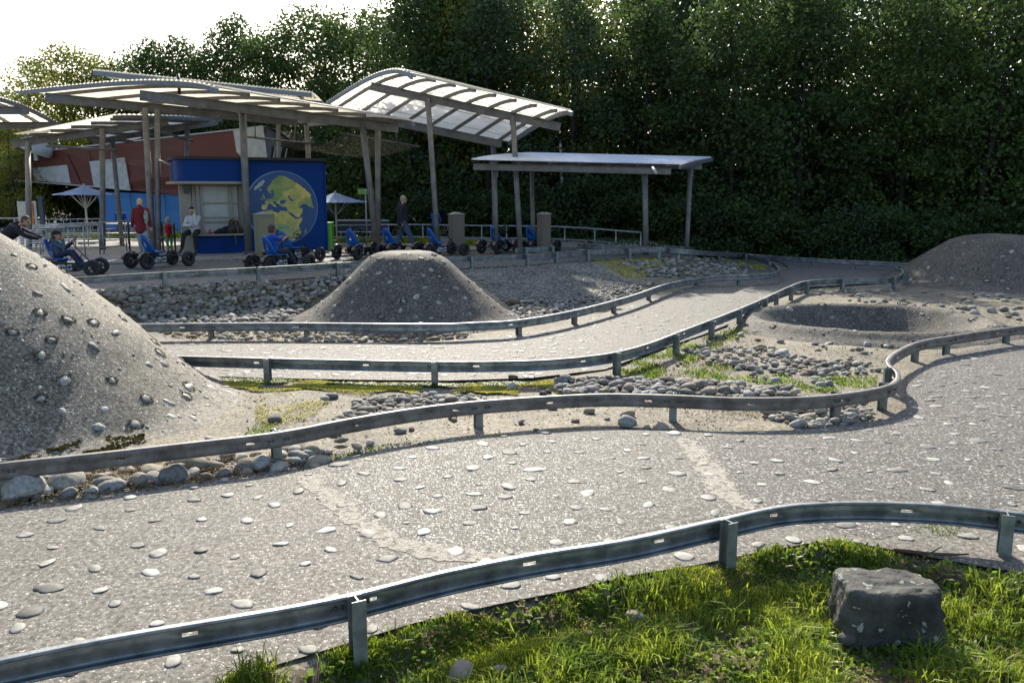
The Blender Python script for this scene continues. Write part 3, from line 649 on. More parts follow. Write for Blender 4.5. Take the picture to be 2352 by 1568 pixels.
# fine gravel on the sand and the slopes
random.seed(3)
ico = np.array([(0,0,1),(0,0,-1),(1,0,0),(-1,0,0),(0,1,0),(0,-1,0)])*.5; icf = np.array([(0,2,4),(0,4,3),(0,3,5),(0,5,2),(1,4,2),(1,3,4),(1,5,3),(1,2,5)])
def scatter(polys, cnt, s0, s1, clump=None, sc=.5, jit=.15):
    Vv = []; Ff = []; b = 0
    for poly, w in polys:
        xs = [p[0] for p in poly]; ys = [p[1] for p in poly]; got = 0; tr = 0
        while got < cnt*w and tr < cnt*w*8:
            tr += 1; px = random.uniform(min(xs), max(xs)); py = random.uniform(min(ys), max(ys))
            if not inpoly(px, py, poly): continue
            p = Gh(px, py)
            if clump is not None and noise.noise(Vector((p.x*sc, p.y*sc, 2)))+random.uniform(-jit,jit) < clump: continue
            got += 1; yield p
def gravel(name, polys, cnt, s0, s1, mat, label, clump=None):
    Vv = []; Ff = []; b = 0
    for p in scatter(polys, cnt, s0, s1, clump):
        s = random.uniform(s0, s1)*random.uniform(.6,1.3); v = ico*np.array([random.uniform(.7,1.4), random.uniform(.7,1.2), random.uniform(.45,.8)])*s
        a = random.uniform(0, 6.3); c_, s_ = math.cos(a), math.sin(a); v = np.stack([v[:,0]*c_-v[:,1]*s_, v[:,0]*s_+v[:,1]*c_, v[:,2]], 1)+np.array([p.x, p.y, p.z-.03+s*.12])
        Vv.append(v); Ff.append(icf+b); b += 6
    tag(link(name, npmesh(name, np.concatenate(Vv), np.concatenate(Ff), M[mat])), label, 'gravel', kind='stuff')
SLOPE = [(1010,600),(1200,592),(1340,590),(1430,640),(1480,650),(1300,690),(1160,692),(1090,640)]
gravel('slope_gravel', [(SLOPE, 1)], 9000, .025, .065, 'stone', 'fine grey gravel covering the slope under the pavilion rail')
SAND = [(560,990),(500,900),(480,870),(900,880),(1280,885),(1300,905),(1900,915),(2010,930),(2070,950),(1950,985),(1500,995),(1200,1000),(900,1030),(700,1075),(640,1060)]
SAND2 = [(1320,865),(1500,810),(1620,760),(1700,740),(2200,790),(2100,800),(2045,840),(2040,870),(1850,905),(1600,880)]
SAND3 = [(1760,680),(1850,662),(2080,655),(2352,690),(2352,740),(2250,760),(1950,690)]
gravel('sand_grit', [(SAND, .4),(SAND2, .35),(SAND3, .25)], 4200, .010, .03, 'stone', 'coarse grit scattered over the sandy islands')
gravel('rail_foot_grit', [([(0,1095),(700,1045),(900,1010),(1500,985),(1700,990),(1600,1004),(1000,1030),(690,1088),(350,1132),(0,1185)],1)], 2600, .012, .04, 'stone', 'grit along the far edge of the near track')

# ---------------------------------------------------------------- stones set in the tracks
random.seed(77)
emb = []
def embed(poly, dens, s0, parent, cx, prob=1.0):
    pass
cand = []
ALLT = T1+near_edge
for _ in range(60000):
    x = random.uniform(-5.2, 7.5); y = random.uniform(3.6, 13.5)
    v = Vector((x, y, -CAMZ)); dp = v.y*CP-v.z*SP; px = v.x/dp*FPX+1176; py = 784-(v.z*CP+v.y*SP)/dp*FPX
    if not inpoly(px, py, ALLT): continue
    if any((x-a)**2+(y-b)**2 < .075 for a, b, _ in cand): continue
    cand.append((x, y, px))
    if len(cand) > 330: break
fixed = [(357,1196),(568,1196),(112,1352),(230,1356),(890,1283),(974,1222),(1096,1166),(993,1174),(397,1517),(1324,1166),(1276,1139),(1100,1113),(1424,1084),(1490,1160),(820,1325),(707,1492),(548,1492),(40,1443),(69,1405),(315,1252),(630,1160),(2040,1040),(1700,1085),(1866,1107),(1785,1058),(1740,1150),(2180,1110),(2045,1120)]
cand = [(G(a,b).x, G(a,b).y, a) for a, b in fixed]+[c for c in cand if all((c[0]-G(a,b).x)**2+(c[1]-G(a,b).y)**2 > .05 for a, b in fixed)]
cand.sort(key=lambda c: c[1])
restmb = MB()
for i, (x, y, px) in enumerate(cand):
    s = random.uniform(.06,.13)*(1 if random.random() < .8 else 1.3)
    mb = MB() if i < 95 else restmb
    pebble(mb, Vector((x, y, .006)), Vector((random.uniform(-.05,.05), random.uniform(-.05,.05), 1)).normalized(), s, .66, random.uniform(.95,1.45), None, 14, .30)
    if i < 95: mb.build('embedded_stone', M['stone_flat'], smooth_track, fix=False)
tag(restmb.build('further_embedded_stones', M['stone_flat'], smooth_track, fix=False), kind='stuff')
mb = MB(); n = 0
while n < 420:
    px = random.uniform(380, 1850); py = random.uniform(645, 868)
    L_ = [a for a, b in PAIR[1:16]]+[b for a, b in reversed(PAIR[1:16])]
    if not inpoly(px, py, L_): continue
    p = Gh(px, py); pebble(mb, p+Vector((0,0,.006)), Vector((0,0,1)), random.uniform(.06,.13), .66, random.uniform(1.1,1.8), None, 8, .35); n += 1
tag(mb.build('embedded_stones', M['stone_flat'], mid_track, fix=False), kind='stuff')
# ---------------------------------------------------------------- canopies
def canopy(label, NL, NR, FR, FL, beams, cols, bulge=.3, pitch=.2, nraf=8, mat='sheet', rim=(True, True), pk=.7, raf0=0, thick=.11, nu=10, rafter_in=.06, npurl=0, endround=0, hide=()):
    NL, NR, FR, FL = [Vector(p) for p in (NL, NR, FR, FL)]
    base = Vector(((NL.x+FR.x)/2, (NL.y+FR.y)/2, ZP)); t = thing('canopy', label, 'canopy', base)
    def Q(s, v, off=0):
        a = NL.lerp(FL, v); b = NR.lerp(FR, v); p = a.lerp(b, s)
        if endround and s > 1-endround: pass
        p.z += bulge*math.sin(PI*max(0, v)**pk)*(1-.55*s) + off; return p-base
    wid = (FL-NL).length; nw = max(6, int(wid/pitch)); nv = nw*6
    V = []
    for j in range(nv+1):
        v = j/nv
        for i in range(nu+1):
            s = i/nu
            V.append(Q(s, v, .032*math.sin(2*PI*nw*v)+.045))
    F = [(j*(nu+1)+i, j*(nu+1)+i+1, (j+1)*(nu+1)+i+1, (j+1)*(nu+1)+i) for j in range(nv) for i in range(nu)]
    me = npmesh('roof_sheet', V, F, M[mat], True); link('roof_sheet', me, t)
    mats = M['canopy_steel']
    def sweepbar(name, s, v0, v1, w, hh, off, mat, n=14, parent=t):
        mb = MB(); d = (NR-NL).normalized(); d.z = 0; d.normalize(); pr = []
        for i in range(n+1):
            v = v0+(v1-v0)*i/n; c = Q(s, v, off)
            pr += [c+d*(-w/2)+Vector((0,0,hh/2)), c+d*(w/2)+Vector((0,0,hh/2)), c+d*(w/2)-Vector((0,0,hh/2)), c-d*(w/2)-Vector((0,0,hh/2))]
        fs = [(3,2,1,0), (n*4, n*4+1, n*4+2, n*4+3)]
        for i in range(n):
            for k in range(4): fs.append((i*4+k, i*4+(k+1) % 4, (i+1)*4+(k+1) % 4, (i+1)*4+k))
        mb.add(pr, fs); mb.build(name, mat, parent)
    for k in range(nraf):
        s = (k+.5+raf0)/nraf
        if s < 1: sweepbar('rafter', s, rafter_in, 1-.02, .06, thick, -.035-thick/2+.03, mats)
    if rim[0]: sweepbar('rim_channel', -.004, -.01, 1.0, .07, .13, -.045, M['rim_steel'], 24)
    if rim[1]: sweepbar('rim_channel', 1.004, .0, 1.0, .07, .13, -.045, M['rim_steel'], 24)
    for k in range(npurl):
        v = (k+.5)/npurl; a = Q(.01, v, -.0); b = Q(.99, v, 0)
        mb = MB(); mb.beam(a, b, .03, .02); mb.build('purlin', M['sheet_old'], t)
    for (a, b, w, hh) in beams:
        a = Vector(a)-base; b = Vector(b)-base; d = (b-a).normalized(); side = d.cross(Vector((0,0,1))).normalized(); up = side.cross(d)
        mb = MB(); mb.beam(a, b, .035, hh-.04)           # web of an I beam
        for e in (-1, 1): mb.beam(a+up*(e*(hh/2-.01)), b+up*(e*(hh/2-.01)), w, .02)
        mb.build('main_beam', mats, t)
    for (top, bot, r) in cols:
        top = Vector(top)-base; bot = Vector(bot)-base
        mb = MB(); mb.tube([bot-Vector((0,0,.1)), bot.lerp(top, .5), top+Vector((0,0,.05))], r*.76, 14)
        c = mb.build('column', mats, t)
        mb = MB(); mb.box((bot.x, bot.y, bot.z+.07), (.34, .34, .025)); mb.box((top.x, top.y, top.z-.10), (.20,.05,.22)); mb.build('column_plate', mats, c)
    return t
def gp(px, py, z=ZP+.05): return G(px, py, z)
BW, BHt = .12, .24
# right hand arched canopy
canopy('arched bright canopy sloping down to the right in the middle of the picture', at(945,176,27.6), at(1312,258,27.0), at(1168,327,32.6), at(748,239,33.0),
       [(at(852,198,30.2), at(1287,292,28.9), BW, .27), (at(760,252,32.3), at(1152,331,31.9), BW, .27)],
       [(at(983,232,29.75), gp(1007,579), .12), (at(1178,273,29.2), gp(1196,582), .12), (at(1133,334,32.0), gp(1138,568), .115), (at(703,272,32.6), gp(720,568), .12)],
       bulge=.42, nraf=8, pitch=.19, pk=.62, npurl=4)
# large left canopy in front
canopy('large low canopy with two long beams in front of the kiosk', at(495,205,25.6), at(948,281,28.4), at(700,284,33.6), at(47,211,30.5),
       [(at(321,219,26.8), at(915,295,29.6), BW, .30), (at(104,224,29.4), at(684,281,32.2), BW, .30)],
       [(at(557,264,28.0), gp(571,584), .15), (at(833,287,29.2), gp(866,574), .135), (at(333,254,30.2), gp(352,581), .135), (at(361,257,30.3), gp(364,581), .12), (at(868,292,30.4), gp(868,572), .13)],
       bulge=.26, nraf=7, pitch=.2, pk=.62, mat='sheet_old')
# canopy behind, top
canopy('highest canopy with a long straight fascia behind the kiosk roof', at(218,166,34.5), at(713,215,36), at(745,240,42), at(290,196,42),
       [(at(280,192,37), at(740,240,39), BW, .26)], [(at(430,225,38), gp(430,562), .12), (at(640,235,39), gp(640,560), .12)],
       bulge=.15, nraf=6, pitch=.22, rim=(False, False), mat='sheet_old', npurl=4)
mb = MB(); a = at(214,168,34.35); b = at(716,219,35.85); mb.beam(a, b, .10, .17)
fa = mb.build('rim_channel', M['rim_steel']); 
for o in list(COL.objects):
    if o.get('label', '').startswith('highest canopy'): fa.parent = o; fa.location = -o.location; TOPC = o
for k in range(56):   # corrugation ends standing above the long fascia
    s = (k+.5)/56; p = a.lerp(b, s)-TOPC.location; q = at(290,196,42).lerp(at(745,240,42), s)-TOPC.location
    if k == 0: cor = MB()
    d = (b-a)/56*.5; u = Vector((0,0,.11)); p = p+Vector((0,0,.06)); q = p.lerp(q, .5)
    cor.add([p-d, p+u, p+d, q-d, q+u*.8, q+d], [(0,1,4,3),(1,2,5,4)])
cor.build('corrugated_edge', M['sheet'], TOPC, fix=False)
# left lower canopy
canopy('lower canopy rising to the right over the queue rails', at(30,312,29.3), at(260,267,30.8), at(508,274,35.0), at(286,328,34.0),
       [(at(26,331,30.2), at(386,280,32.2), BW, .26), (at(212,323,32.8), at(500,280,34.6), BW, .26)],
       [(at(64,331,30.3), gp(67,578), .12), (at(235,301,31.2), gp(236,573), .125), (at(257,318,33.1), gp(281,563), .115), (at(430,292,34.2), gp(427,560), .12)],
       bulge=.10, nraf=5, pitch=.2, rim=(False, True))
# canopy cut off by the left edge
canopy('canopy with a curved blue grey rim cut by the left edge', at(-420,262,26.5), at(-60,218,27.0), at(136,286,31.5), at(-260,300,31.5),
       [(at(-400,256,28.2), at(66,254,28.2), BW, .24), (at(-400,290,30.6), at(130,288,30.6), BW, .24)],
       [(at(-260,260,28.3), gp(-260,588), .12), (at(-150,290,30.6), gp(-150,578), .11)], bulge=.45, nraf=6, pitch=.2, rim=(False, True), pk=.9, npurl=3)
# low canopy at the right
canopy('low flat canopy at the forest edge with a pale sheet roof seen from above', at(1083,370,27.8), at(1560,380,27.8), at(1634,364,33.2), at(1213,354,33.6),
       [(at(1087,383,28.3), at(1541,394,28.0), BW, .20), (at(1187,378,31.6), at(1612,383,31.2), BW, .20)],
       [(at(1481,400,28.2), G(1484,592,.52), .12), (at(1586,391,30.5), G(1577,579,.6), .105), (at(1137,392,28.5), gp(1142,579), .085), (at(1222,388,31.7), gp(1225,568), .11)],
       bulge=.05, nraf=7, pitch=.17, rim=(False, True), thick=.08, mat='sheet_pale')
mb = MB(); mb.tube([at(1499,385,27.6), at(1507,397,27.2)], .045, 10); tag(mb.build('rain_spout', M['white_steel']), 'short white rain spout under the low flat canopy at the right', 'rain spout')
mb = MB(); mb.tube([at(409,171,27.6), at(411,190,27.5), at(412,217,27.4)], [.05,.05,.045], 10); tag(mb.build('vent_pipe', M['kart_black']), 'short dark pipe sticking up through the large low canopy', 'pipe')

# shade nets hanging from rods
def shade_net(label, r1, r2, sag, hang):
    c = (r1[0]+r2[1])/2; base = Vector((c.x, c.y, ZP)); t = thing('shade_net', label, 'shade net', base)
    V = []; n = 16
    for i in range(n+1):
        a = i/n
        for j in range(n+1):
            b = j/n; p = r1[0].lerp(r1[1], b).lerp(r2[0].lerp(r2[1], b), a); p.z -= sag*math.sin(PI*a); V.append(p-base)
    link('net', npmesh('net', V, [(i*(n+1)+j, i*(n+1)+j+1, (i+1)*(n+1)+j+1, (i+1)*(n+1)+j) for i in range(n) for j in range(n)], M['net'], True), t)
    for r in (r1, r2):
        e = (r[1]-r[0])*.06; mb = MB(); mb.tube([r[0]-e-base, r[1]+e-base], .04, 10); mb.build('rod', M['canopy_steel'], t)
    for a, b in hang: mb = MB(); mb.tube([a-base, b-base], .022, 6); mb.build('hanger', M['canopy_steel'], t)
shade_net('brown shade net sagging under the lower left canopy', (at(115,336,28.5), at(262,345,30.5)), (at(378,305,33), at(440,324,34.5)), .75, [(at(133,320,29), at(133,337,28.9)), (at(246,330,30.3), at(246,344,30.3))])
shade_net('brown shade net strung behind the V shaped columns right of the kiosk', (at(574,315,29.5), at(710,330,30.5)), (at(792,308,31.5), at(955,336,32.5)), .45, [(at(586,290,29.5), at(586,316,29.5)), (at(678,286,30.4), at(678,326,30.4)), (at(911,300,32.2), at(911,329,32.2))])
mb = MB(); mb.tube([at(366,370,29.4), at(410,385,28.4)], .045, 10); tag(mb.build('net_rod', M['canopy_steel']), 'short loose rod reaching from the columns to the kiosk roof corner', 'rod')

# ---------------------------------------------------------------- kiosk
A = G(454,584,ZP+.05); B = G(750.5,575,ZP+.05); U = (B-A); LK = U.length; U.normalize(); ang = math.atan2(U.y, U.x)
k = thing('kiosk', 'dark blue kiosk with a rounded left end and a globe picture on its wall', 'kiosk', A, ang)
# local: x along the front, y away from the camera, z up
def px2x(px):
    d = ray(px, 500); n = Vector((-math.sin(ang), math.cos(ang), 0)); o = Vector((0,0,CAMZ)); s = (A-o).dot(n)/d.dot(n); return ((o+d*s)-A).dot(U)
x0 = px2x(412); x1 = px2x(566); x2 = LK; D = 3.0; HK = 2.98
def outline(xl, xr, front, depth, rad, n=12):
    P = [(xr, front), (xr, depth)]; P.append((xl+rad, depth))
    cy0 = front+rad
    P += [(xl, depth-.6)]
    P += [(xl+rad-rad*math.cos(t), cy0-rad*math.sin(t)) for t in np.linspace(0, PI/2, n)]
    return P
def prism(mb, P, z0, z1):
    n = len(P); return mb.poly([(x, y, z0) for x, y in P], z1-z0, (0,0,1))
def part(name, mat, fn, parent=k): mb = MB(); fn(mb); return mb.build(name, mat, parent)
part('fascia', M['kiosk_blue'], lambda m: prism(m, outline(x0, x1, -.12, D, .75), 2.30, HK))
part('wall', M['kiosk_blue'], lambda m: prism(m, [(x1, 0), (x2, 0), (x2, D), (x1, D)], -.04, HK-.004))
part('roof', M['kiosk_roof'], lambda m: prism(m, outline(x0-.07, x2+.07, -.20, D+.1, .8), HK, HK+.09))
part('wall_trim', M['kiosk_blue'], lambda m: (m.box((x2+.02, -.01, 1.46), (.05,.07,2.95)), m.box((x1+(x2-x1)/2, -.012, .47), (x2-x1-.02,.02,.012))))
part('canopy_ledge', M['beige'], lambda m: prism(m, outline(x0-.16, x1, -.30, D-.2, .9), 2.22, 2.30))
part('counter_base', M['kiosk_blue'], lambda m: prism(m, outline(x0+.28, x1-.02, .12, D, .7), -.04, .58))
part('counter_top', M['beige'], lambda m: prism(m, outline(x0+.24, x1-.01, -.08, D, .75), .58, .635))
part('panel_seam', M['kiosk_roof'], lambda m: (m.box((x1-.42, .115, .30), (.5,.012,.01)), m.box((x1-.66,.115,.2), (.01,.012,.3))))
for q_ in (((x0+.26, .55, 1.12), (.34,.34,2.2)), ((x0+.62,.30,1.42),(.10,.1,1.6)), ((x1-.06,.26,1.42),(.12,.16,1.6))): part('corner_pillar', M['beige'], lambda m: m.box(*q_))
wf = part('window', M['beige'], lambda m: [m.box((x, .30, 1.42), (w, .08, 1.58)) for x, w in ((x0+.72,.06),(x0+1.0+.62,.10),(x0+2.02,.05),(x1-.14,.05))]+
     [m.box(((x0+x1)/2+.25, .302, z), (x1-x0-.85, .07, hh)) for z, hh in ((.66,.06),(1.02,.05),(1.16,.03),(1.62,.04),(2.18,.06))])
part('pane', M['shutter'], lambda m: m.box(((x0+x1)/2+.25, .34, 1.42), (x1-x0-.9, .02, 1.56)), wf)
part('side_wall', M['beige'], lambda m: m.box((x0+.5, 1.5, 1.42), (.1, 2.3, 1.56)))
part('speaker', M['kart_black'], lambda m: m.box((x0+.30, .30, 2.06), (.17,.2,.24)))
# globe picture: disc, land shapes and pale rim, all thin sheets fixed to the wall
gxc = px2x(648.5); gzc = 1.46; gr = 1.19
def gp2(u, v): return (gxc+(u-703)/428*gr, gzc+(306-v)/539*gr)
gl = thing_parent = None
mb = MB(); n = 64
mb.add([(gxc+gr*math.cos(2*PI*i/n), -.006, gzc+gr*math.sin(2*PI*i/n)) for i in range(n)], [tuple(range(n))])
M['ocean'] = pmat('printed ocean', (.010,.045,.14), .5, c2=(.015,.07,.20), ns=1.5)
M['land'] = pmat('printed land', (.62,.46,.12), .6, c2=(.30,.32,.08), ns=1.5, amt=1.2)
M['land_green'] = pmat('printed green land', (.15,.24,.07), .6, c2=(.32,.31,.09), ns=2.5, amt=1.2)
M['land_teal'] = pmat('printed teal savanna', (.17,.28,.15), .6, c2=(.42,.38,.14), ns=3, amt=1.1)
M['ice'] = pmat('printed ice', (.42,.45,.45), .6)
disc = mb.build('globe_picture', M['ocean'], k)
M['halo'] = pmat('printed pale halo', (.18,.28,.36), .6, c2=(.10,.2,.3), ns=2)
mb = MB(); vs = []
for i in range(n):
    a = 2*PI*i/n; w = .012+.03*max(0, math.cos(a-PI*.95))
    vs += [(gxc+(gr+.004)*math.cos(a), -.010, gzc+(gr+.004)*math.sin(a)), (gxc+gr*(1-w)*math.cos(a), -.010, gzc+gr*(1-w)*math.sin(a))]
mb.add(vs, [(2*i, 2*i+1, (2*i+3) % (2*n), (2*i+2) % (2*n)) for i in range(n)]); mb.build('globe_rim', M['halo'], disc)
def land(name, mat, pts, y, rough=7):
    P = wob(pts, rough, 4); mb = MB(); mb.poly([(gp2(u, v)[0], y, gp2(u, v)[1]) for u, v in P]); mb.build(name, mat, disc)
random.seed(4)
land('land', M['land'], [(472,385),(540,345),(590,340),(602,368),(660,385),(682,355),(765,362),(800,410),(850,472),(890,480),(938,452),(935,510),(900,565),(903,630),(920,680),(885,745),(845,792),(805,812),(758,785),(728,730),(690,672),(650,632),(600,632),(540,600),(480,530),(452,450)], -.012)
land('land', M['land'], [(540,185),(620,165),(560,90),(540,40),(580,-20),(600,-85),(683,-165),(760,-150),(850,-90),(930,-20),(1000,50),(1050,110),(1052,165),(1085,318),(1040,300),(990,252),(945,252),(900,300),(850,290),(942,320),(945,372),(902,462),(860,440),(800,382),(765,356),(762,300),(705,296),(680,268),(640,235),(622,205),(598,215),(642,300),(600,282),(568,245),(540,262),(522,330),(485,345),(462,310),(470,265),(528,255),(500,222)], -.012)
land('land', M['land_green'], [(540,180),(615,160),(560,90),(540,30),(600,-85),(683,-163),(760,-148),(850,-85),(880,-30),(830,30),(740,70),(690,160),(640,225),(600,205),(560,225),(505,222)], -.015)
land('land', M['land_green'], [(900,235),(960,180),(1000,150),(1052,165),(1083,312),(1040,295),(990,248),(940,250),(880,290)], -.015)
land('land', M['land_teal'], [(540,560),(660,545),(780,560),(830,600),(850,700),(800,800),(758,780),(728,728),(690,670),(650,630),(600,630),(545,600)], -.015)
land('sea', M['ocean'], [(685,205),(715,190),(760,205),(745,235),(700,262),(682,240)], -.018, 4)
land('sea', M['ocean'], [(780,130),(800,135),(808,170),(842,195),(840,218),(815,212),(795,180),(778,155)], -.018, 4)
land('sea', M['ocean'], [(765,365),(800,385),(850,440),(885,475),(855,470),(800,420)], -.018, 2)
land('sea', M['ocean'], [(580,60),(610,40),(608,90),(630,120),(600,140),(588,110)], -.018, 4)
land('ice_cap', M['ice'], [(385,60),(400,0),(450,-60),(505,-105),(520,-80),(490,-20),(440,20)], -.014, 6)
land('island', M['land_green'], [(480,120),(495,112),(512,160),(510,190),(485,195),(495,160)], -.014, 3)
land('island', M['land_green'], [(462,150),(478,152),(478,185),(462,190)], -.014, 2)
land('island', M['land_green'], [(958,690),(975,628),(982,655),(968,705)], -.014, 2)
land('island', M['ice'], [(448,38),(475,34),(478,52),(455,60)], -.014, 2)
kin = lambda x, y, z: A + U*x + Vector((-U.y, U.x, 0))*y + Vector((0,0,z))
def lathe_at(mb, p, prof, n=14): mb.lathe(prof, n, Matrix.Translation(p))
M['bottle_clear'] = pmat('clear yellow bottle', (.45,.43,.30), .25); M['bottle_pink'] = pmat('pink bottle', (.55,.02,.16), .3)
for pxx, m_, lab, hh in ((612,'bottle_clear','clear bottle with a pale cap on the kiosk counter',.21),(627,'bottle_pink','pink drinking bottle on the kiosk counter',.17)):
    xx = px2x(pxx*1.0-0) if False else px2x(287.1+{612:1275,627:1332}[pxx]*.1465); p = kin(xx, .1, .635)
    t = thing('bottle', lab, 'bottle', p); mb = MB(); mb.lathe([(.001,0),(.034,0),(.034,hh*.62),(.014,hh*.8),(.014,hh*.88)], 14); mb.build('body', M[m_], t); mb = MB(); mb.lathe([(.017,hh*.88),(.017,hh),(.001,hh)], 12); mb.build('cap', M['white_steel'] if m_ == 'bottle_clear' else M[m_], t)
M['bag'] = pmat('dark brown bag cloth', (.055,.040,.026), .8, c2=(.028,.02,.015), ns=6, amt=.9, bump=.5, bs=15); M['black_cloth'] = pmat('black cloth', (.010,.011,.016), .9, bump=.5, bs=18); M['strap'] = pmat('tan strap', (.20,.15,.09), .7)
p = kin(px2x(287.1+1700*.1465), .12, .635); t = thing('backpack', 'brown slouched backpack with tan straps on the kiosk counter', 'backpack', p, ang)
mb = MB()
for q, r in (((0,0,.17),(.20,.14,.19)),((-.14,-.02,.10),(.12,.12,.12)),((.17,0,.10),(.14,.13,.11)),((-.02,.02,.34),(.11,.08,.14)),((.1,0,.30),(.08,.07,.14))): mb.ball(q, r)
voxel(mb, 'bag_body', M['bag'], t, .016, 4); mb = MB(); mb.tube([(.04,-.13,.40),(.10,-.15,.22),(.12,-.16,.02),(.03,-.15,-.05),(.03,-.15,-.35)], .016, 6); mb.tube([(-.1,-.11,.32),(.0,-.13,.45),(.1,-.1,.38)], .013, 6); mb.build('strap', M['strap'], t)
p = kin(px2x(287.1+1530*.1465), .1, .635); t = thing('jacket_bundle', 'dark jacket bundled beside the backpack on the kiosk counter', 'jacket', p, ang)
mb = MB(); mb.ball((0,0,.08),(.22,.14,.10)); mb.ball((.1,0,.13),(.13,.12,.11)); mb.ball((-.17,-.03,.05),(.12,.1,.06)); voxel(mb, 'cloth', M['black_cloth'], t, .016, 4)

# ---------------------------------------------------------------- long building behind
def dB(px): return (interp(px, [-50, 0, 250, 620, 700], [52, 50, 45.5, 40.5, 42]))
bb = at(222,545,dB(222)); b_t = thing('building', 'long rust red building on a sky blue base behind the kiosk', 'building', (at(300,545,44).x, 44, ZP))
bo = b_t.location.copy()
def wallpoly(name, mat, pts, push=0, th=.5, parent=b_t):
    P = [at(px, py, dB(px)-push)-bo for px, py in pts]; mb = MB(); mb.poly(P, th, (.1,.99,0)); return mb.build(name, mat, parent)
wallpoly('upper_wall', M['bld_red'], [(16,357),(250,331),(535,299.5),(604,291),(616,376),(640,440),(405,447.5),(216,429),(26,414)], 0, 7)
wallpoly('lower_wall', M['bld_blue'], [(222,440),(405,447),(640,441),(640,548),(248,548)], -.25, 6)
for pts in ([(71,387),(154,378.6),(162.5,421.7),(80,414.6)], [(205,371),(286,362),(299,436),(215.5,428.4)], [(535,297.5),(604,289),(615.5,374),(547,374)]): wallpoly('white_panel', M['bld_white'], pts, .06, .1)
for a, b in (((150,346),(186,423)),((172,343),(172.5,345)),((202,341),(216,426))): 
    wallpoly('panel_joint', M['kiosk_roof'], [a, (a[0]+1.3, a[1]), (b[0]+1.3, b[1]), b], .03, .05)
for a, b in (((262,441),(280,546)),((296,444),(312,546)),((338,446),(345,546)),((376,447),(386,546))):
    wallpoly('panel_joint', M['navy_panel'], [a, (a[0]+1, a[1]), (b[0]+1, b[1]), b], -.2, .03)
wallpoly('roof_trim', M['bld_trim'], [(15,354.5),(250,328.6),(535,297),(604,288.5),(604,291),(535,299.7),(250,331.5),(15,357.4)], .08, .3)
wallpoly('lower_trim', M['bld_trim'], [(26,412.5),(216,427.5),(300,436),(300,438),(216,430),(26,415.5)], .08, .2)
wallpoly('window', M['bld_glass'], [(606,291),(640,299),(668,322),(690,400),(650,410),(618,392)], .1, 5)
for q in (0, 1, 2): wallpoly('window_bar', M['bld_white'], [(632+q*13,335+q*3),(634+q*13,335+q*3),(628+q*13,376),(624+q*13,376)], .14, .03)
p = at(82,341,47.5); t = thing('satellite_dome', 'white round dish on the roof of the long building behind the left column', 'dish', p); mb = MB(); mb.lathe([(.9*math.cos(a)+.001, .55*math.sin(a)) for a in np.linspace(-.3, PI/2, 8)], 18, Matrix.Rotation(R(25), 4, 'Y')); mb.box((0,0,-.3),(.2,.2,.7)); mb.build('dish', M['bld_white'], t)

# ---------------------------------------------------------------- boxes beside the karts
def locker(label, pxl, pxr, ytop, ybot, mat, rot, tap=.02):
    a = gp((pxl+pxr)/2, ybot); d = a.y; w = (pxr-pxl)/FPX*d*1.02; hgt = (ybot-ytop)/FPX*d*1.01
    cw = w/(abs(math.cos(rot))+.62*abs(math.sin(rot))); cd = cw*.62
    t = thing('pillar_box', label, 'box', a, rot, 'gabled pillar boxes'); mb = MB()
    mb.box((0,0,hgt/2-.02), (cw, cd, hgt)); mb.build('body', M[mat], t, bevel=.008)
    e = .035; mb = MB(); mb.add([(-cw/2-e,-cd/2-e,hgt-.02),(cw/2+e,-cd/2-e,hgt-.02),(cw/2+e,cd/2+e,hgt-.02),(-cw/2-e,cd/2+e,hgt-.02),(-cw*.0,-cd/2-e,hgt+.06),(0,cd/2+e,hgt+.06)], [(0,1,4),(1,2,5,4),(2,3,5),(3,0,4,5),(3,2,1,0)]); mb.build('gabled_cap', M['box_cap'], t)
    mb = MB(); mb.box((0,-cd/2-.004,hgt*.5),(cw*.86,.006,hgt*.9)); mb.build('door', M[mat], t)
locker('olive yellow pillar box in front of the globe picture', 586.5, 634.5, 493, 589, 'box_olive', R(30))
locker('taupe pillar box between the walking man and the slanted column', 1030.7, 1067.5, 493, 578, 'box_brown', R(28))
locker('taupe pillar box standing behind the short stub of rail', 1233, 1265, 493, 579, 'box_brown', R(38))

# ---------------------------------------------------------------- parasols, sign, boards
def parasol(label, apx, apy, wpx, rimy, base, n=8):
    d = base.y; H = at(apx, apy, d).z-base.z; R0 = wpx/FPX*d/2; hr = at(apx, rimy, d).z-base.z
    t = thing('parasol', label, 'parasol', base, .2, 'pale blue parasols'); mb = MB(); m_ = 24
    V = [(0,0,H)]
    for i, (f, g) in enumerate(((.33,.40),(.66,.76),(1.0,1.0))):
        for q in range(m_):
            a = 2*PI*q/m_; sc = 1-(.075 if q % 3 else 0)*f; z = H-(H-hr)*g*(1 if q % 3 == 0 else 1+.03)
            V.append((R0*f*math.cos(a)*sc, R0*f*math.sin(a)*sc, z))
    F = [(0, 1+q, 1+(q+1) % m_) for q in range(m_)]+[(1+i*m_+q, 1+(i+1)*m_+q, 1+(i+1)*m_+(q+1) % m_, 1+i*m_+(q+1) % m_) for i in range(2) for q in range(m_)]
    c = mb.add(V, F, False).build('canopy', M['umbrella'], t); so = c.modifiers.new('s','SOLIDIFY'); so.thickness = .012
    mb = MB(); mb.tube([(0,0,0),(0,0,H+.06)], .035, 10); mb.build('pole', M['white_steel'], t)
    for q in range(8): a = 2*PI*q/8; mb = MB(); mb.tube([(0,0,hr-.55),(R0*.55*math.cos(a), R0*.55*math.sin(a), hr+(H-hr)*.38)], .014, 5); mb.build('strut', M['white_steel'], t)
    mb = MB(); mb.box((0,0,.04),(.6,.6,.08)); mb.build('foot', M['box_cap'], t)
parasol('pale blue parasol left of the slender columns before the blue wall', 199, 426, 137, 447, G(204,560,ZP+.05))
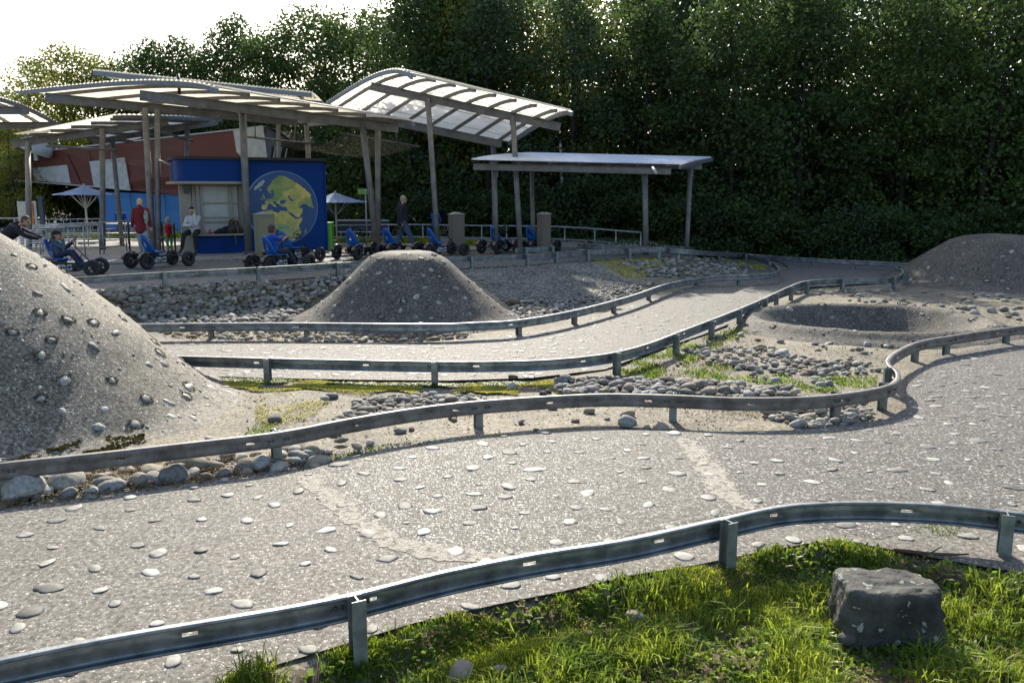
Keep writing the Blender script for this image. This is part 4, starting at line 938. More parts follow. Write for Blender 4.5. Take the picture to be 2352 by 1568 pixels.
parasol('pale blue parasol partly hidden by the kiosk right edge', 771, 442, 145, 464, G(774,556,ZP+.05))
p = G(843,560,ZP+.05); t = thing('exit_sign', 'green exit sign on a thin pole beside the V shaped columns', 'sign', p)
Hs = at(842,440,p.y).z-p.z; mb = MB(); mb.tube([(0,0,0),(0,0,Hs)], .028, 8); mb.build('pole', M['steel'], t)
sw = .62; mb = MB(); mb.box((0.02,-.03,Hs),(sw,.02,.22)); bd = mb.build('board', M['green_sign'], t)
def text(s, size, loc, rot, mat, parent, name='lettering', bold=.0, ext=.002, ax='LEFT'):
    c = bpy.data.curves.new('t', 'FONT'); c.body = s; c.size = size; c.extrude = ext; c.offset = bold; c.align_x = ax
    o = bpy.data.objects.new('t', c); COL.objects.link(o); dg = bpy.context.evaluated_depsgraph_get()
    me = bpy.data.meshes.new_from_object(o.evaluated_get(dg)); bpy.data.objects.remove(o); me.name = name; me.materials.clear(); me.materials.append(mat)
    q = link(name, me, parent); q.location = loc; q.rotation_euler = rot; return q
text('AUSGANG', .088, (-.10,-.043,Hs+.015), (PI/2,0,0), M['white_print'], bd, bold=.002); text('EXIT', .088, (-.10,-.043,Hs-.075), (PI/2,0,0), M['white_print'], bd)
mb = MB(); q = [( -.20+.055*math.cos(a), -.044, Hs+.055*math.sin(a)) for a in np.linspace(-2.5, 2.5, 20)]; mb.tube(q, .008, 5); mb.beam((-.28,-.044,Hs),(-.19,-.044,Hs),.008,.014); mb.beam((-.28,-.044,Hs),(-.25,-.044,Hs+.028),.008,.012); mb.beam((-.28,-.044,Hs),(-.25,-.044,Hs-.028),.008,.012); mb.build('exit_symbol', M['white_print'], bd)
p = G(70,562,ZP+.05); t = thing('notice_board', 'notice board with an orange panel in a pale metal frame at the far left', 'notice board', p)
sc_ = p.y/FPX; mb = MB(); H1 = at(70,462,p.y).z-p.z
for xx in (-18, 19): mb.box((xx*sc_,0,H1/2),(.09,.06,H1))
mb.box((0,0,H1-.04),(37*sc_,.05,.06)); mb.build('frame', M['bld_trim'], t); mb = MB(); mb.box((-9*sc_,-.04,H1*.72),(16*sc_,.03,H1*.5)); mb.build('panel', M['bld_white'], t); mb = MB(); mb.box((8*sc_,-.045,H1-.55),(15*sc_,.03,.95)); mb.build('panel', M['orange'], t)
for i in range(6): mb = MB(); mb.box((8*sc_,-.064,H1-.25-i*.13),(12*sc_*(1-.1*(i % 3)),.004,.025)); mb.build('text_line', M['bolt'], t)
p = G(103,562,ZP+.05); mb = MB(); mb.box((p.x,p.y,p.z+.85),(.16,.1,1.75)); mb.box((p.x,p.y,p.z+1.75),(.24,.14,.1)); tag(mb.build('dark_post', M['navy_panel']), 'dark slim post right of the orange notice board', 'post')
p = G(754.5,575,ZP+.05); mb = MB(); mb.box((p.x+.05,p.y+.2,p.z+.42),(.16,.3,.95)); mb.box((p.x+.05,p.y+.2,p.z+.92),(.2,.34,.05)); tag(mb.build('green_bin', M['green_panel'], bevel=.01), 'bright green upright panel against the right edge of the kiosk', 'panel')
# padded blue barrier behind the hand rail
p0 = G(762,552,ZP+.05); p1 = G(870,552,ZP+.05); t = thing('windbreak', 'low dark blue barrier on metal legs behind the hand rail right of the kiosk', 'barrier', (p0.x, p0.y+1, ZP+.05))
mb = MB(); L = p1.x-p0.x+.3; mb.box((L/2,0,.55),(L,.08,.42)); mb.build('panel', M['navy_panel'], t, bevel=.02)
mb = MB(); mb.tube([(0,-.02,.78),(L,-.02,.78)], .03, 8); mb.tube([(0,-.1,.3),(L,-.1,.3)], .025, 8); mb.build('tube_rail', M['white_steel'], t)
for i in range(4): mb = MB(); mb.box((L*(i+.3)/3.6,0,.2),(.06,.06,.42)); mb.build('leg', M['steel'], t)

# ---------------------------------------------------------------- tubular hand rails
def handrail(label, pts, bars, posts, r=.028, name='hand_rail', zb=ZP+.05, rp=None, overh=0, cat='hand rail', grp=None):
    """pts ground points; bars heights"""
    base = pts[0].copy(); t = thing(name, label, cat, base, 0, grp)
    for z in bars: mb = MB(); mb.tube([p-base+Vector((0,0,z)) for p in pts], r if z == bars[0] else r*.7, 8); mb.build('bar', M['steel'], t)
    for q in posts: mb = MB(); mb.tube([q-base, q-base+Vector((0,0,bars[0]+overh))], rp or r*.85, 8); mb.build('post', M['steel'], t)
    return t
def hr(px, ytop, d, hh=1.0): p = at(px, ytop, d); p.z -= hh; return p
pts = [hr(752,518,34.5), hr(960,516,34.5), hr(1067,518,34.3), hr(1265,520,34), hr(1347,524,33.5), hr(1472,534,32)]
def onpath(px, pts):
    for a, b in zip(pts[:-1], pts[1:]):
        pa = a.x/(a.y*CP-(a.z-CAMZ)*SP)*FPX+1176; pb = b.x/(b.y*CP-(b.z-CAMZ)*SP)*FPX+1176
        if pa <= px <= pb+.1: return a.lerp(b, (px-pa)/(pb-pa))
    return pts[-1]
handrail('long tubular hand rail with two bars behind the parked karts', pts, [1.0,.52], [onpath(x, pts) for x in (807,894,972,1107,1164,1297,1366,1415,1471)], r=.03)
# queue lanes at the left
q = 0
def qz(u, v): return (u*.1465, 430.7+v*.1465)
lanes = [([(0,504),(91,501)], 34.5, 'thick pale top bar of the queue lane farthest left', .9), ([(60,510),(317,514)], 33, 'longest queue rail running right to the red coat woman', .95), ([(60,516.5),(224,517)], 31.6, 'second longest queue rail before the blue wall', .95),
         ([(60,520.5),(189,520.5)], 30.4, 'queue rail ending beside the left slender column', .95), ([(40,524),(151,524)], 29.4, 'queue rail of middle length at the left', .95), ([(40,529),(105,529)], 28.3, 'short queue rail near the boy with the cap', .95), ([(40,534),(98,534.5)], 27.3, 'shortest and nearest queue rail behind the leaning person', .95)]
for (a, b), d, lab, hh in lanes:
    pa = hr(*a, d, hh); pb = hr(*b, d*1.01, hh); n = max(2, int((pb-pa).length/1.15))
    pa.z = pb.z = ZP+.05; top = at(b[0], b[1], d*1.01).z-ZP-.05
    handrail(lab, [pa, pb], [top, top*.52, top*.2], [pa.lerp(pb, (i+.7)/n) for i in range(n)], r=.026, name='queue_rail', cat='queue rail', grp='queue rails')
fa_, fb_ = G(140,600,ZP+.05), G(295,575,ZP+.05)
fa_ = hr(136,530,26.2,.95); fb_ = hr(290,519,28.6,1.0); fa_.z = fb_.z = ZP+.05
handrail('nearest queue rail running obliquely behind the boy in the first kart', [fa_, fb_], [1.0,.5,.22], [fa_.lerp(fb_, s) for s in (.12,.34,.56,.62,.98)], r=.026, name='queue_rail', cat='queue rail', grp='queue rails')
fa_ = hr(91,504,39,1.0); fb_ = hr(232,503,39,1.0)
handrail('thin dark railing far behind the parasol at the left', [fa_, fb_], [1.0,.5], [fa_.lerp(fb_, s) for s in np.linspace(.03,.97,9)], r=.022, name='queue_rail', cat='queue rail', grp='queue rails')
# free standing gate posts around the child in the red vest
for i, (u, v0, lab) in enumerate(((331,555,'steel gate post in front of the red coat'),(603,525,'steel gate post left of the child in the red vest'),(792,555,'steel gate post right of the child in the red vest'),(80,540,'steel gate post left of the red coat woman'))):
    px = 287.1+u*.1465; p = G(px, 577.5, ZP+.05); ht = at(px, 430.7+v0*.1465, p.y).z-p.z
    mb = MB(); mb.lathe([(.001,0),(.034,0),(.034,ht*.9),(.04,ht*.9),(.04,ht),(.001,ht)], 12, Matrix.Translation(p)); tag(mb.build('gate_post', M['canopy_steel']), lab, 'post', 'gate posts')
mb = MB(); p0 = G(318,571,ZP+.05)
# ---------------------------------------------------------------- karts
def make_wheel(parent, x, y, r=.205, w=.135, steer=0):
    mx = Matrix.Translation((x, y, r)) @ Matrix.Rotation(steer, 4, 'Z') @ Matrix.Rotation(PI/2, 4, 'X')
    mb = MB(); pr = [(r*.55,-w*.36),(r*.62,-w*.47),(r*.80,-w*.52),(r*.93,-w*.44),(r*.985,-w*.30)]
    for k in range(5): z = -w*.26+k*w*.13; pr += [(r,z-.012*w*2),(r,z+.012*w*2),(r*.965,z+w*.05)]
    pr += [(r*.985,w*.30),(r*.93,w*.44),(r*.80,w*.52),(r*.62,w*.47),(r*.55,w*.36)]
    mb.lathe(pr, 30, mx); wh = mb.build('wheel', M['tyre'], parent)
    mb = MB(); mb.lathe([(.001,-w*.12),(r*.16,-w*.14),(r*.17,-w*.30),(.001,-w*.32)], 12, mx)
    for s in (-1, 1):
        mb.lathe([(r*.56,s*w*.36),(r*.50,s*w*.40),(r*.47,s*w*.30),(r*.47,s*w*.1)], 24, mx)
        for a in range(5):
            t_ = 2*PI*a/5; c = mx @ Vector((r*.3*math.cos(t_), r*.3*math.sin(t_), s*w*.24)); rot = mx.to_3x3() @ Matrix.Rotation(t_, 3, 'Z')
            mb.box(c, (r*.42, r*.13, w*.08), rot)
    mb.lathe([(.001,w*.32),(r*.17,w*.30),(r*.16,w*.14)], 12, mx); mb.build('rim', M['kart_black'], wh)
    return wh
def make_kart(label):
    t = thing('pedal_kart', label, 'pedal kart', (0,0,0), 0, 'black pedal karts with blue seats')
    X0, X1, TY = -.55, .72, .37
    for x in (X0, X1):
        for y in (-TY, TY): make_wheel(t, x, y, steer=(.0 if x < 0 else .12))
    mb = MB()                                  # chassis tubes
    mb.beam((X0-.05,0,.27),(X1-.08,0,.27),.09,.06); mb.beam((-.50,0,.34),(.05,0,.34),.07,.05)
    mb.tube([(X0,-TY+.04,.205),(X0,TY-.04,.205)], .02, 8); mb.tube([(X1,-TY+.05,.205),(X1,-.1,.29),(X1,.1,.29),(X1,TY-.05,.205)], .02, 8)
    mb.tube([(X1-.12,-.30,.29),(X1-.12,.30,.29)], .014, 8); mb.tube([(-.08,-.18,.205),(.50,-.10,.26)], .012, 6); mb.tube([(-.08,.18,.205),(.50,.10,.26)], .012, 6)
    mb.tube([(X0+.05,-.30,.40),(X0+.05,.30,.40)], .016, 8); mb.build('frame', M['kart_black'], t)
    mb = MB()
    for s in (-1, 1):
        P = [(-.34,.14),(.30,.10),(.44,.16),(.50,.27),(.36,.31),(-.10,.33),(-.34,.33)]
        mb.poly([(x, s*.105, z) for x, z in P], .018*s, (0,1,0))
    mb.box((.06,0,.315),(.70,.20,.02)); mb.box((.06,0,.12),(.56,.18,.02)); cs = mb.build('chain_case', M['kart_black'], t)
    text('BERG', .185, (-.24,-.1265,.150), (PI/2,0,0), M['white_print'], cs, bold=.006)
    text('BERG', .185, (.26,.1265,.150), (PI/2,0,PI), M['white_print'], cs, bold=.006)
    mb = MB()                                  # bucket seat: curved shell, high back
    V = []; F = []
    sec = [(.13,.40,.17),(.02,.375,.19),(-.10,.375,.20),(-.20,.40,.21),(-.27,.48,.215),(-.32,.60,.205),(-.37,.72,.175),(-.41,.82,.135),(-.435,.89,.08),(-.44,.905,.03)]
    for i, (x, z, w) in enumerate(sec):
        for j in range(9):
            u = -1+j/4; c = .05*u*u; V.append((x+(c if z > .45 else 0), u*w, z+(c if z <= .48 else 0)))
    for i in range(len(sec)-1):
        for j in range(8):
            if i == 5 and j in (3, 4): continue
            F.append((i*9+j, i*9+j+1, (i+1)*9+j+1, (i+1)*9+j))
    st = mb.add(V, F, True).build('seat', M['kart_blue'], t); so = st.modifiers.new('s','SOLIDIFY'); so.thickness = .03; so.offset = 0
    mb = MB(); mb.tube([(-.30,-.08,.55),(-.38,-.06,.72)], .012, 6); mb.tube([(-.30,.08,.55),(-.38,.06,.72)], .012, 6); mb.build('seat_bracket', M['kart_black'], t)
    for s in (-1, 1):                          # rear mudguards with red reflector tail
        mb = MB(); V = []; n = 9
        for i in range(n+1):
            a = R(12)+R(160)*i/n; c, q = math.cos(a), math.sin(a)
            for (rr, w) in ((.235,-.07),(.250,-.055),(.250,.055),(.235,.07)): V.append((X0+rr*c, s*TY+w, .215+rr*q))
        mb.add(V, [(i*4+k, i*4+k+1, (i+1)*4+k+1, (i+1)*4+k) for i in range(n) for k in range(3)], True); mg = mb.build('mudguard', M['guard'], t); so = mg.modifiers.new('s','SOLIDIFY'); so.thickness = .01
        mb = MB(); mb.box((X0-.215, s*TY, .335), (.07,.10,.05), Matrix.Rotation(R(-40), 3, 'Y')); mb.build('reflector', M['guard_red'], mg, bevel=.006)
    sw = (.20, 0, .80); tl = R(52)
    mb = MB(); mb.tube([(.62,0,.30),(.215,0,.785)], .014, 8); mb.tube([(.42,0,.54),(.30,0,.33)], .012, 8); mb.build('steering_column', M['kart_black'], t)
    mx = Matrix.Translation(sw) @ Matrix.Rotation(-R(50), 4, 'Y'); mb = MB()
    ring = [mx @ Vector((.155*math.cos(2*PI*i/24), .155*math.sin(2*PI*i/24), 0)) for i in range(25)]; mb.tube(ring, .013, 7, False)
    for a in (PI/2, -PI/2, 0 if False else PI): mb.tube([mx @ Vector((0,0,-.01)), mx @ Vector((.15*math.cos(a), .15*math.sin(a), 0))], .010, 6)
    mb.lathe([(.001,-.03),(.035,-.03),(.035,.015),(.001,.018)], 12, mx); mb.build('steering_wheel', M['kart_black'], t)
    for s in (-1, 1):
        mb = MB(); mb.box((.30+.07*s, s*.16, .22+.06*s), (.09,.10,.025), Matrix.Rotation(R(-35), 3, 'Y')); mb.tube([(.23,0,.22),(.23+.0,s*.11,.22),(.30+.07*s,s*.13,.22+.06*s)], .01, 6); mb.build('pedal', M['kart_black'], t)
    return t
KARTS = [
 ('first pedal kart with the boy in the cap, half behind the big left mound', (120,632,), (223,632), 'near'),
 ('empty pedal kart with front wheels toward the seated man', (321,617), (414,609.5), None),
 ('pedal kart driven by the boy in the blue shirt', (588,626), (700,616), None),
 ('empty pedal kart parked behind the driven kart, before the globe wall', (632,605), (724,597), None),
 ('empty pedal kart right of the kiosk, leftmost of the row behind the dark mound', (783,598), (862,588), None),
 ('pedal kart whose seat stands before the walking man', (868,592), (946,584), None),
 ('pedal kart at the left foot of the taupe pillar box, seat beside the slanted column', (977,590), (1050,586), None),
 ('pedal kart facing away between the two taupe pillar boxes', (1126,583.5), (1180,578), None),
 ('pedal kart mostly hidden by the taupe pillar box on the right', (1206,582), (1262,577.5), None),
]
kart0 = None; KP = []
for i, (lab, r_, f_, _) in enumerate(KARTS):
    a = G(r_[0], r_[1]-1, ZP); b = G(f_[0], f_[1]-1, ZP)
    if i == 0: b = G(f_[0], f_[1]-1, ZP); a = b+Vector((-1.22,-.25,0)).normalized()*1.27
    o = make_kart(lab) if i == 0 else copy_tree(kart0)
    if i == 0: kart0 = o
    d = (b-a); yaw = math.atan2(d.y, d.x)
    # keep the true wheelbase, anchored on the middle
    if i in (7, 8): yaw = R(50)
    m = (a+b)/2; m = m-Vector((math.cos(yaw), math.sin(yaw), 0))*.085
    zz = ZP if m.y < kf(m.x) else ZP+.05
    o.location = (m.x, m.y, zz-.01); o.rotation_euler = (0, 0, yaw); o['label'] = lab; KP.append((o, Matrix.Translation(o.location) @ Matrix.Rotation(yaw, 4, 'Z')))

# ---------------------------------------------------------------- people
M['skin'] = pmat('skin', (.50,.27,.18), .5, c2=(.44,.23,.15), spec=.3)
def cloth(name, c, **k): return pmat(name, c, .85, bump=.25, bs=14, **k)
M['c_black'] = cloth('black jacket cloth', (.012,.013,.02)); M['c_hood'] = cloth('blue grey hoodie cloth', (.065,.095,.15)); M['c_jeans'] = cloth('blue jeans', (.055,.095,.17)); M['c_djeans'] = cloth('dark jeans', (.015,.028,.055))
M['c_red'] = cloth('dark red coat cloth', (.19,.014,.018)); M['c_vest'] = cloth('bright red vest', (.62,.008,.014)); M['c_green'] = cloth('green cloth', (.16,.48,.15)); M['c_white'] = cloth('white sweater', (.55,.55,.54)); M['c_trous'] = cloth('black green trousers', (.012,.018,.015))
M['c_blue'] = cloth('bright blue shirt', (.01,.075,.42)); M['c_navy'] = cloth('navy padded jacket', (.010,.015,.024)); M['c_pale'] = cloth('pale grey trousers', (.33,.35,.36)); M['c_shoe'] = cloth('white shoes', (.55,.56,.58)); M['c_dshoe'] = cloth('dark shoes', (.03,.03,.04)); M['c_bshoe'] = cloth('blue shoes', (.03,.05,.16))
M['h_brown'] = pmat('brown hair', (.085,.05,.03), .7, c2=(.05,.03,.018), ns=40, bump=.5, bs=60); M['h_dark'] = pmat('dark hair', (.015,.012,.01), .6, bump=.5, bs=60); M['h_grey'] = pmat('grey hair', (.32,.31,.29), .7, bump=.5, bs=60); M['h_blond'] = pmat('blond hair', (.62,.46,.25), .6, c2=(.5,.36,.18), ns=30, bump=.5, bs=50)
M['eye'] = pmat('dark eye', (.02,.015,.012), .2); M['phone'] = pmat('pale green phone case', (.45,.62,.18), .5)
def person(label, loc, yaw, J, scale=1.0, top='c_black', bottom='c_jeans', shoes='c_dshoe', hair='h_brown', hairlen=0, face=(1,0,0), sleeve='long', coat=0, hood=False, slim=1.0, grp=None, headr=.105, sleeve_mat=None, cap=None, glasses=False, vs=None):
    """J: joint name -> local position in metres for a figure facing +x; y is its left"""
    t = thing('person', label, 'person', loc, yaw); J = {k_: Vector(v)*scale for k_, v in J.items()}; s = scale; vs = vs or .0095*max(.62, s)
    hr_ = headr*(.55+.45*s) if s < .8 else headr*s
    H = J['head']; f = Vector(face).normalized(); up = (H-J['neck']).normalized(); sd = up.cross(f).normalized(); up2 = f.cross(sd).normalized() if True else up
    rot = Matrix((f, sd, up2)).transposed(); M4 = Matrix.Translation(H) @ rot.to_4x4(); q = hr_/.105
    T = lambda x, y, z: M4 @ Vector((x*q, y*q, z*q))
    b = MB(); n = len(b.v)
    def ell(mb, c, r): b0 = len(mb.v); mb.ball((0,0,0), tuple(v*q for v in r)); mb.v[b0:] = [tuple(M4 @ (Vector(v)+Vector(c)*q)) for v in mb.v[b0:]]
    ell(b, (-.005,0,.025), (.098,.078,.098)); ell(b, (.018,0,-.035), (.072,.060,.078)); ell(b, (.052,0,-.085), (.030,.030,.024))
    b.capsule(T(.092,0,.012), .010*q, T(.108,0,-.022), .016*q, 8)
    for e in (-1, 1): ell(b, (-.005,.078*e,-.005), (.018,.010,.030)); ell(b, (.084,.030*e,.018),(.014,.018,.010))
    ell(b, (.084,0,-.056), (.012,.024,.008))
    b.capsule(J['neck']-up*.05*s, .056*s*slim, H-up*.05*q, .050*s*slim, 12)
    cx = (J['shL']+J['shR'])/2; pv = (J['hipL']+J['hipR'])/2
    b.capsule(J['neck']-up*.06*s, .07*s, cx-(cx-pv)*.15, .12*s*slim, 12); b.capsule(cx-(cx-pv)*.2, .13*s*slim, pv, .13*s*slim, 14)
    for L in 'LR':
        b.capsule(J['neck']-up*.05*s, .06*s, J['sh'+L], .052*s*slim, 10); b.capsule(J['sh'+L], .050*s*slim, J['el'+L], .040*s*slim, 10); b.capsule(J['el'+L], .040*s*slim, J['ha'+L], .027*s, 10)
        d = (J['ha'+L]-J['el'+L]).normalized(); side = d.cross(Vector((0,0,1)) if abs(d.z) < .8 else Vector((1,0,0))).normalized(); pn = d.cross(side)
        if 'cu'+L in J: pn = (J['cu'+L]).normalized(); side = pn.cross(d).normalized()
        w = J['ha'+L]
        for k_ in range(4):
            o_ = side*((k_-1.5)*.020*s); base_ = w+d*.075*s+o_; ln = (.066,.075,.070,.055)[k_]*s
            b.capsule(w+o_*.6, .018*s, base_, .0125*s, 8)
            m_ = base_+(d*.85+pn*.35).normalized()*ln*.5; b.capsule(base_, .0115*s, m_, .0105*s, 7); b.capsule(m_, .0105*s, m_+(d*.35+pn*.95).normalized()*ln*.5, .009*s, 7)
        th = w+d*.022*s+side*(.030*s*(1 if L == 'L' else -1)); b.capsule(th, .015*s, th+(d*.7+side*(.7 if L == 'L' else -.7)+pn*.4).normalized()*.055*s, .0105*s, 7)
        b.capsule(pv, .11*s*slim, J['hip'+L], .085*s*slim, 12); b.capsule(J['hip'+L], .082*s*slim, J['kn'+L], .055*s*slim, 12); b.capsule(J['kn'+L], .053*s*slim, J['an'+L], .036*s, 12)
        b.capsule(J['an'+L], .036*s, J['to'+L], .030*s, 10)
    voxel(b, 'body', M['skin'], t, vs*.72, 2)
    c = MB()                                   # trousers
    for L in 'LR':
        c.capsule(pv, .128*s*slim, J['hip'+L], .104*s*slim, 14); c.capsule(J['hip'+L], .103*s*slim, J['kn'+L], .073*s*slim, 14); c.capsule(J['kn'+L], .072*s*slim, J['an'+L]+(J['kn'+L]-J['an'+L])*.10, .055*s, 14)
    voxel(c, 'trousers', M[bottom], t, vs, 3)
    for L in 'LR':
        c = MB(); a_ = J['an'+L]; tt = J['to'+L]; c.capsule(a_, .045*s, a_*.45+tt*.55, .045*s, 12); c.capsule(a_*.5+tt*.5, .043*s, tt+(tt-a_)*.12, .036*s, 12); c.capsule(a_-(tt-a_)*.18-Vector((0,0,.02*s)), .036*s, tt-Vector((0,0,.008*s)), .034*s, 10); voxel(c, 'shoe', M[shoes], t, vs, 2)
    c = MB()                                   # jacket, shirt or coat
    c.capsule(J['neck']-up*.03*s, .068*s, cx-(cx-pv)*.12, .150*s*slim, 14)
    low = pv+(pv-cx)*(.08+coat)
    c.capsule(cx-(cx-pv)*.15, .152*s*slim, pv+(cx-pv)*.35, .142*s*slim, 16); c.capsule(pv+(cx-pv)*.35, .142*s*slim, low, (.140+.05*coat)*s*slim, 16)
    for e in (-1, 1): o_ = (J['hipL']-J['hipR']).normalized()*(.045*s*e); c.capsule(cx-(cx-pv)*.25+o_, .12*s*slim, low+o_*1.2, (.118+.06*coat)*s*slim, 14)
    sl = MB() if sleeve_mat else c
    for L in 'LR':
        c.capsule(J['neck']-up*.05*s, .075*s, J['sh'+L], .070*s*slim, 12)
        if sleeve != 'none':
            sl.capsule(J['sh'+L], .070*s*slim, J['el'+L]*(1 if sleeve == 'long' else .8)+J['sh'+L]*(0 if sleeve == 'long' else .2), .056*s*slim, 12)
            if sleeve == 'long': sl.capsule(J['el'+L], .056*s*slim, J['ha'+L]-(J['ha'+L]-J['el'+L])*.06, .043*s, 12)
    if hood: c.capsule(J['neck']-f*.09*s-up*.0, .068*s, J['neck']-f*.06*s+up*.045*s, .075*s, 12); c.capsule(J['neck']-f*.06*s+sd*.06*s, .05*s, J['neck']-f*.06*s-sd*.06*s, .05*s, 12)
    voxel(c, {'c_red':'coat','c_vest':'vest','c_white':'sweater','c_hood':'hoodie','c_blue':'shirt'}.get(top, 'jacket'), M[top], t, vs, 3)
    if sleeve_mat: voxel(sl, 'sleeves', M[sleeve_mat], t, vs, 3)
    hm = MB(); ell(hm, (-.016,0,.042), (.102,.086,.098)); ell(hm, (-.045,0,-.01), (.070,.082,.072))
    if hairlen: ell(hm, (-.055,0,-.10), (.058,.078,.10)); ell(hm, (-.06,0,-.17), (.05,.07,.08*hairlen+.03))
    # cut the face free: carve by pushing hair behind the brow line
    hv = []
    for v in hm.v:
        l = (M4.inverted() @ Vector(v))/q
        if l.x > .045 and l.z < .075: l.x = .045-(l.x-.045)*.2
        hv.append(tuple(M4 @ (l*q)))
    hm.v = hv; voxel(hm, 'hair', M[hair], t, vs*.9, 1)
    for e in (-1, 1): mb = MB(); mb.ball(T(.091,.031*e,.008), .0095*q, 8); mb.build('eye', M['eye'], t)
    if glasses:
        mb = MB()
        for e in (-1, 1): mb.tube([T(.104,.031*e+.022*math.cos(a),.006+.017*math.sin(a)) for a in np.linspace(0, 2*PI, 13)], .003*q, 5, False); mb.tube([T(.104,.053*e,.010),T(.0,.082*e,.012)], .003*q, 5)
        mb.tube([T(.106,-.01,.01),T(.106,.01,.01)], .003*q, 5); mb.build('glasses', M['kart_black'], t)
    if cap:
        mb = MB(); b0 = 0; mb.lathe([(.098*q*math.cos(a)+.001, .085*q*math.sin(a)) for a in np.linspace(0, PI/2, 7)], 18, M4 @ Matrix.Translation((-.006*q,0,.045*q))); V = []
        for j in range(7): a = -.95+1.9*j/6; V += [T(.085*math.cos(a), .088*math.sin(a), .048), T(.165*math.cos(a*.75), .075*math.sin(a), .038)]
        mb.add(V, [(2*i, 2*i+1, 2*i+3, 2*i+2) for i in range(6)]); cp = mb.build('cap', M[cap], t); so = cp.modifiers.new('s','SOLIDIFY'); so.thickness = .006
    return t
def stand(**k):
    J = dict(neck=(0,0,1.46), head=(.02,0,1.62), shL=(0,.17,1.40), shR=(0,-.17,1.40), elL=(-.02,.23,1.13), elR=(-.02,-.23,1.13), haL=(.06,.24,.88), haR=(.06,-.24,.88),
             hipL=(0,.09,.92), hipR=(0,-.09,.92), knL=(.02,.10,.50), knR=(.02,-.10,.50), anL=(0,.10,.09), anR=(0,-.10,.09), toL=(.16,.12,.04), toR=(.16,-.12,.04)); J.update(k); return J
# walking man: striding to the right
p = G(926,574,ZP+.05)
person('man in a navy padded jacket and blue jeans walking to the right with glasses', (p.x,p.y,p.z-.01), R(8), stand(neck=(-.02,0,1.49), head=(.05,0,1.655), shL=(-.02,.18,1.42), shR=(-.02,-.18,1.42), elL=(.10,.22,1.17), haL=(.34,.20,1.04), elR=(-.08,-.24,1.15), haR=(-.02,-.25,.90),
    knL=(-.08,.10,.50), anL=(-.34,.10,.12), toL=(-.19,.11,.04), knR=(.22,-.10,.52), anR=(.38,-.10,.11), toR=(.54,-.11,.06)), 1.04, 'c_navy', 'c_jeans', 'c_dshoe', 'h_grey', hood=True, glasses=True, slim=1.2, coat=.14)
# woman in a red coat seen from behind, walking away
p = G(330,588,ZP+.05)
w = person('blond woman in a dark red coat walking away behind the columns', (p.x,p.y,p.z-.01), R(100), stand(knL=(.12,.09,.52), anL=(.22,.10,.10), toL=(.36,.11,.05), knR=(-.02,-.09,.5), anR=(-.22,-.1,.14), toR=(-.10,-.1,.05), haL=(.02,.27,.90), haR=(-.02,-.27,.90)), 1.02, 'c_red', 'c_pale', 'c_dshoe', 'h_blond', hairlen=1.2, coat=.12, hood=True, slim=1.12)
mb = MB(); mb.ball((-.20,-.20,1.22),(.07,.07,.23)); tb = voxel(mb, 'rucksack', pmat('pale patterned bag', (.42,.45,.36), .8, c2=(.12,.14,.12), ns=12, amt=1.1), None, .014, 3); tb.location = w.location; tb.rotation_euler = w.rotation_euler; tag(tb, 'pale patterned rucksack on the back of the woman in the red coat', 'rucksack')
# child in a red vest
p = G(390,575,ZP+.05)
person('small blond child in a red vest and green trousers seen from behind', (p.x,p.y,p.z-.01), R(100), stand(elL=(.08,.36,1.22), elR=(.08,-.36,1.22), haL=(.22,.50,1.15), haR=(.22,-.50,1.20), head=(.02,0,1.68), neck=(0,0,1.46), knR=(.10,-.1,.5), anR=(.06,-.1,.12)), .60, 'c_vest', 'c_green', 'c_green', 'h_blond', sleeve_mat='c_green', headr=.125, slim=1.18)
# man sitting on the kiosk counter with a phone
p = kin(px2x(442), -.22, 0)
m_ = person('man in a white sweater sitting on the kiosk counter with a phone at his ear', (p.x,p.y,p.z), ang-R(118), {k_: v for k_, v in dict(neck=(.02,0,1.23), head=(.10,0,1.38), shL=(.0,.18,1.17), shR=(.0,-.18,1.17), elL=(.22,.16,.96), haL=(.17,.10,1.29), cuL=(0,-1,0), elR=(.12,-.25,.93), haR=(.27,.02,.93),
    hipL=(-.02,.10,.74), hipR=(-.02,-.10,.74), knL=(.36,.16,.66), knR=(.34,-.20,.66), anL=(.30,.15,.17), anR=(.40,-.26,.22), toL=(.42,.17,.05), toR=(.53,-.29,.10)).items()}, 1.0, 'c_white', 'c_trous', 'c_dshoe', 'h_dark', face=(1,.1,-.25))
mb = MB(); mb.box((.13,.105,1.36),(.02,.075,.15), Matrix.Rotation(.3,3,'Y')); ph = mb.build('phone', M['phone'], None, bevel=.004); ph.location = m_.location; ph.rotation_euler = m_.rotation_euler; tag(ph, 'pale green phone held to the ear of the seated man', 'phone')
# boy driving in the blue shirt: sits in kart 3
def sit(**k):
    J = dict(neck=(-.17,0,.93), head=(-.15,0,1.07), shL=(-.16,.14,.87), shR=(-.16,-.14,.87), elL=(.04,.17,.80), elR=(.04,-.17,.80), haL=(.18,.12,.86), haR=(.18,-.12,.86), hipL=(-.12,.075,.50), hipR=(-.12,-.075,.50),
             knL=(.17,.13,.58), knR=(.17,-.13,.60), anL=(.38,.15,.30), anR=(.36,-.17,.22), toL=(.46,.15,.37), toR=(.47,-.17,.22)); J.update(k); return J
o, mx = KP[2]
person('boy with short brown hair in a bright blue shirt steering a kart', o.location, o.rotation_euler.z, sit(knR=(.22,-.16,.50), anR=(.40,-.24,.12), toR=(.54,-.26,.08)), 1.0, 'c_blue', 'c_djeans', 'c_shoe', 'h_brown', sleeve='short', slim=.80, headr=.115, face=(1,.5,0), vs=.008)
o, mx = KP[0]
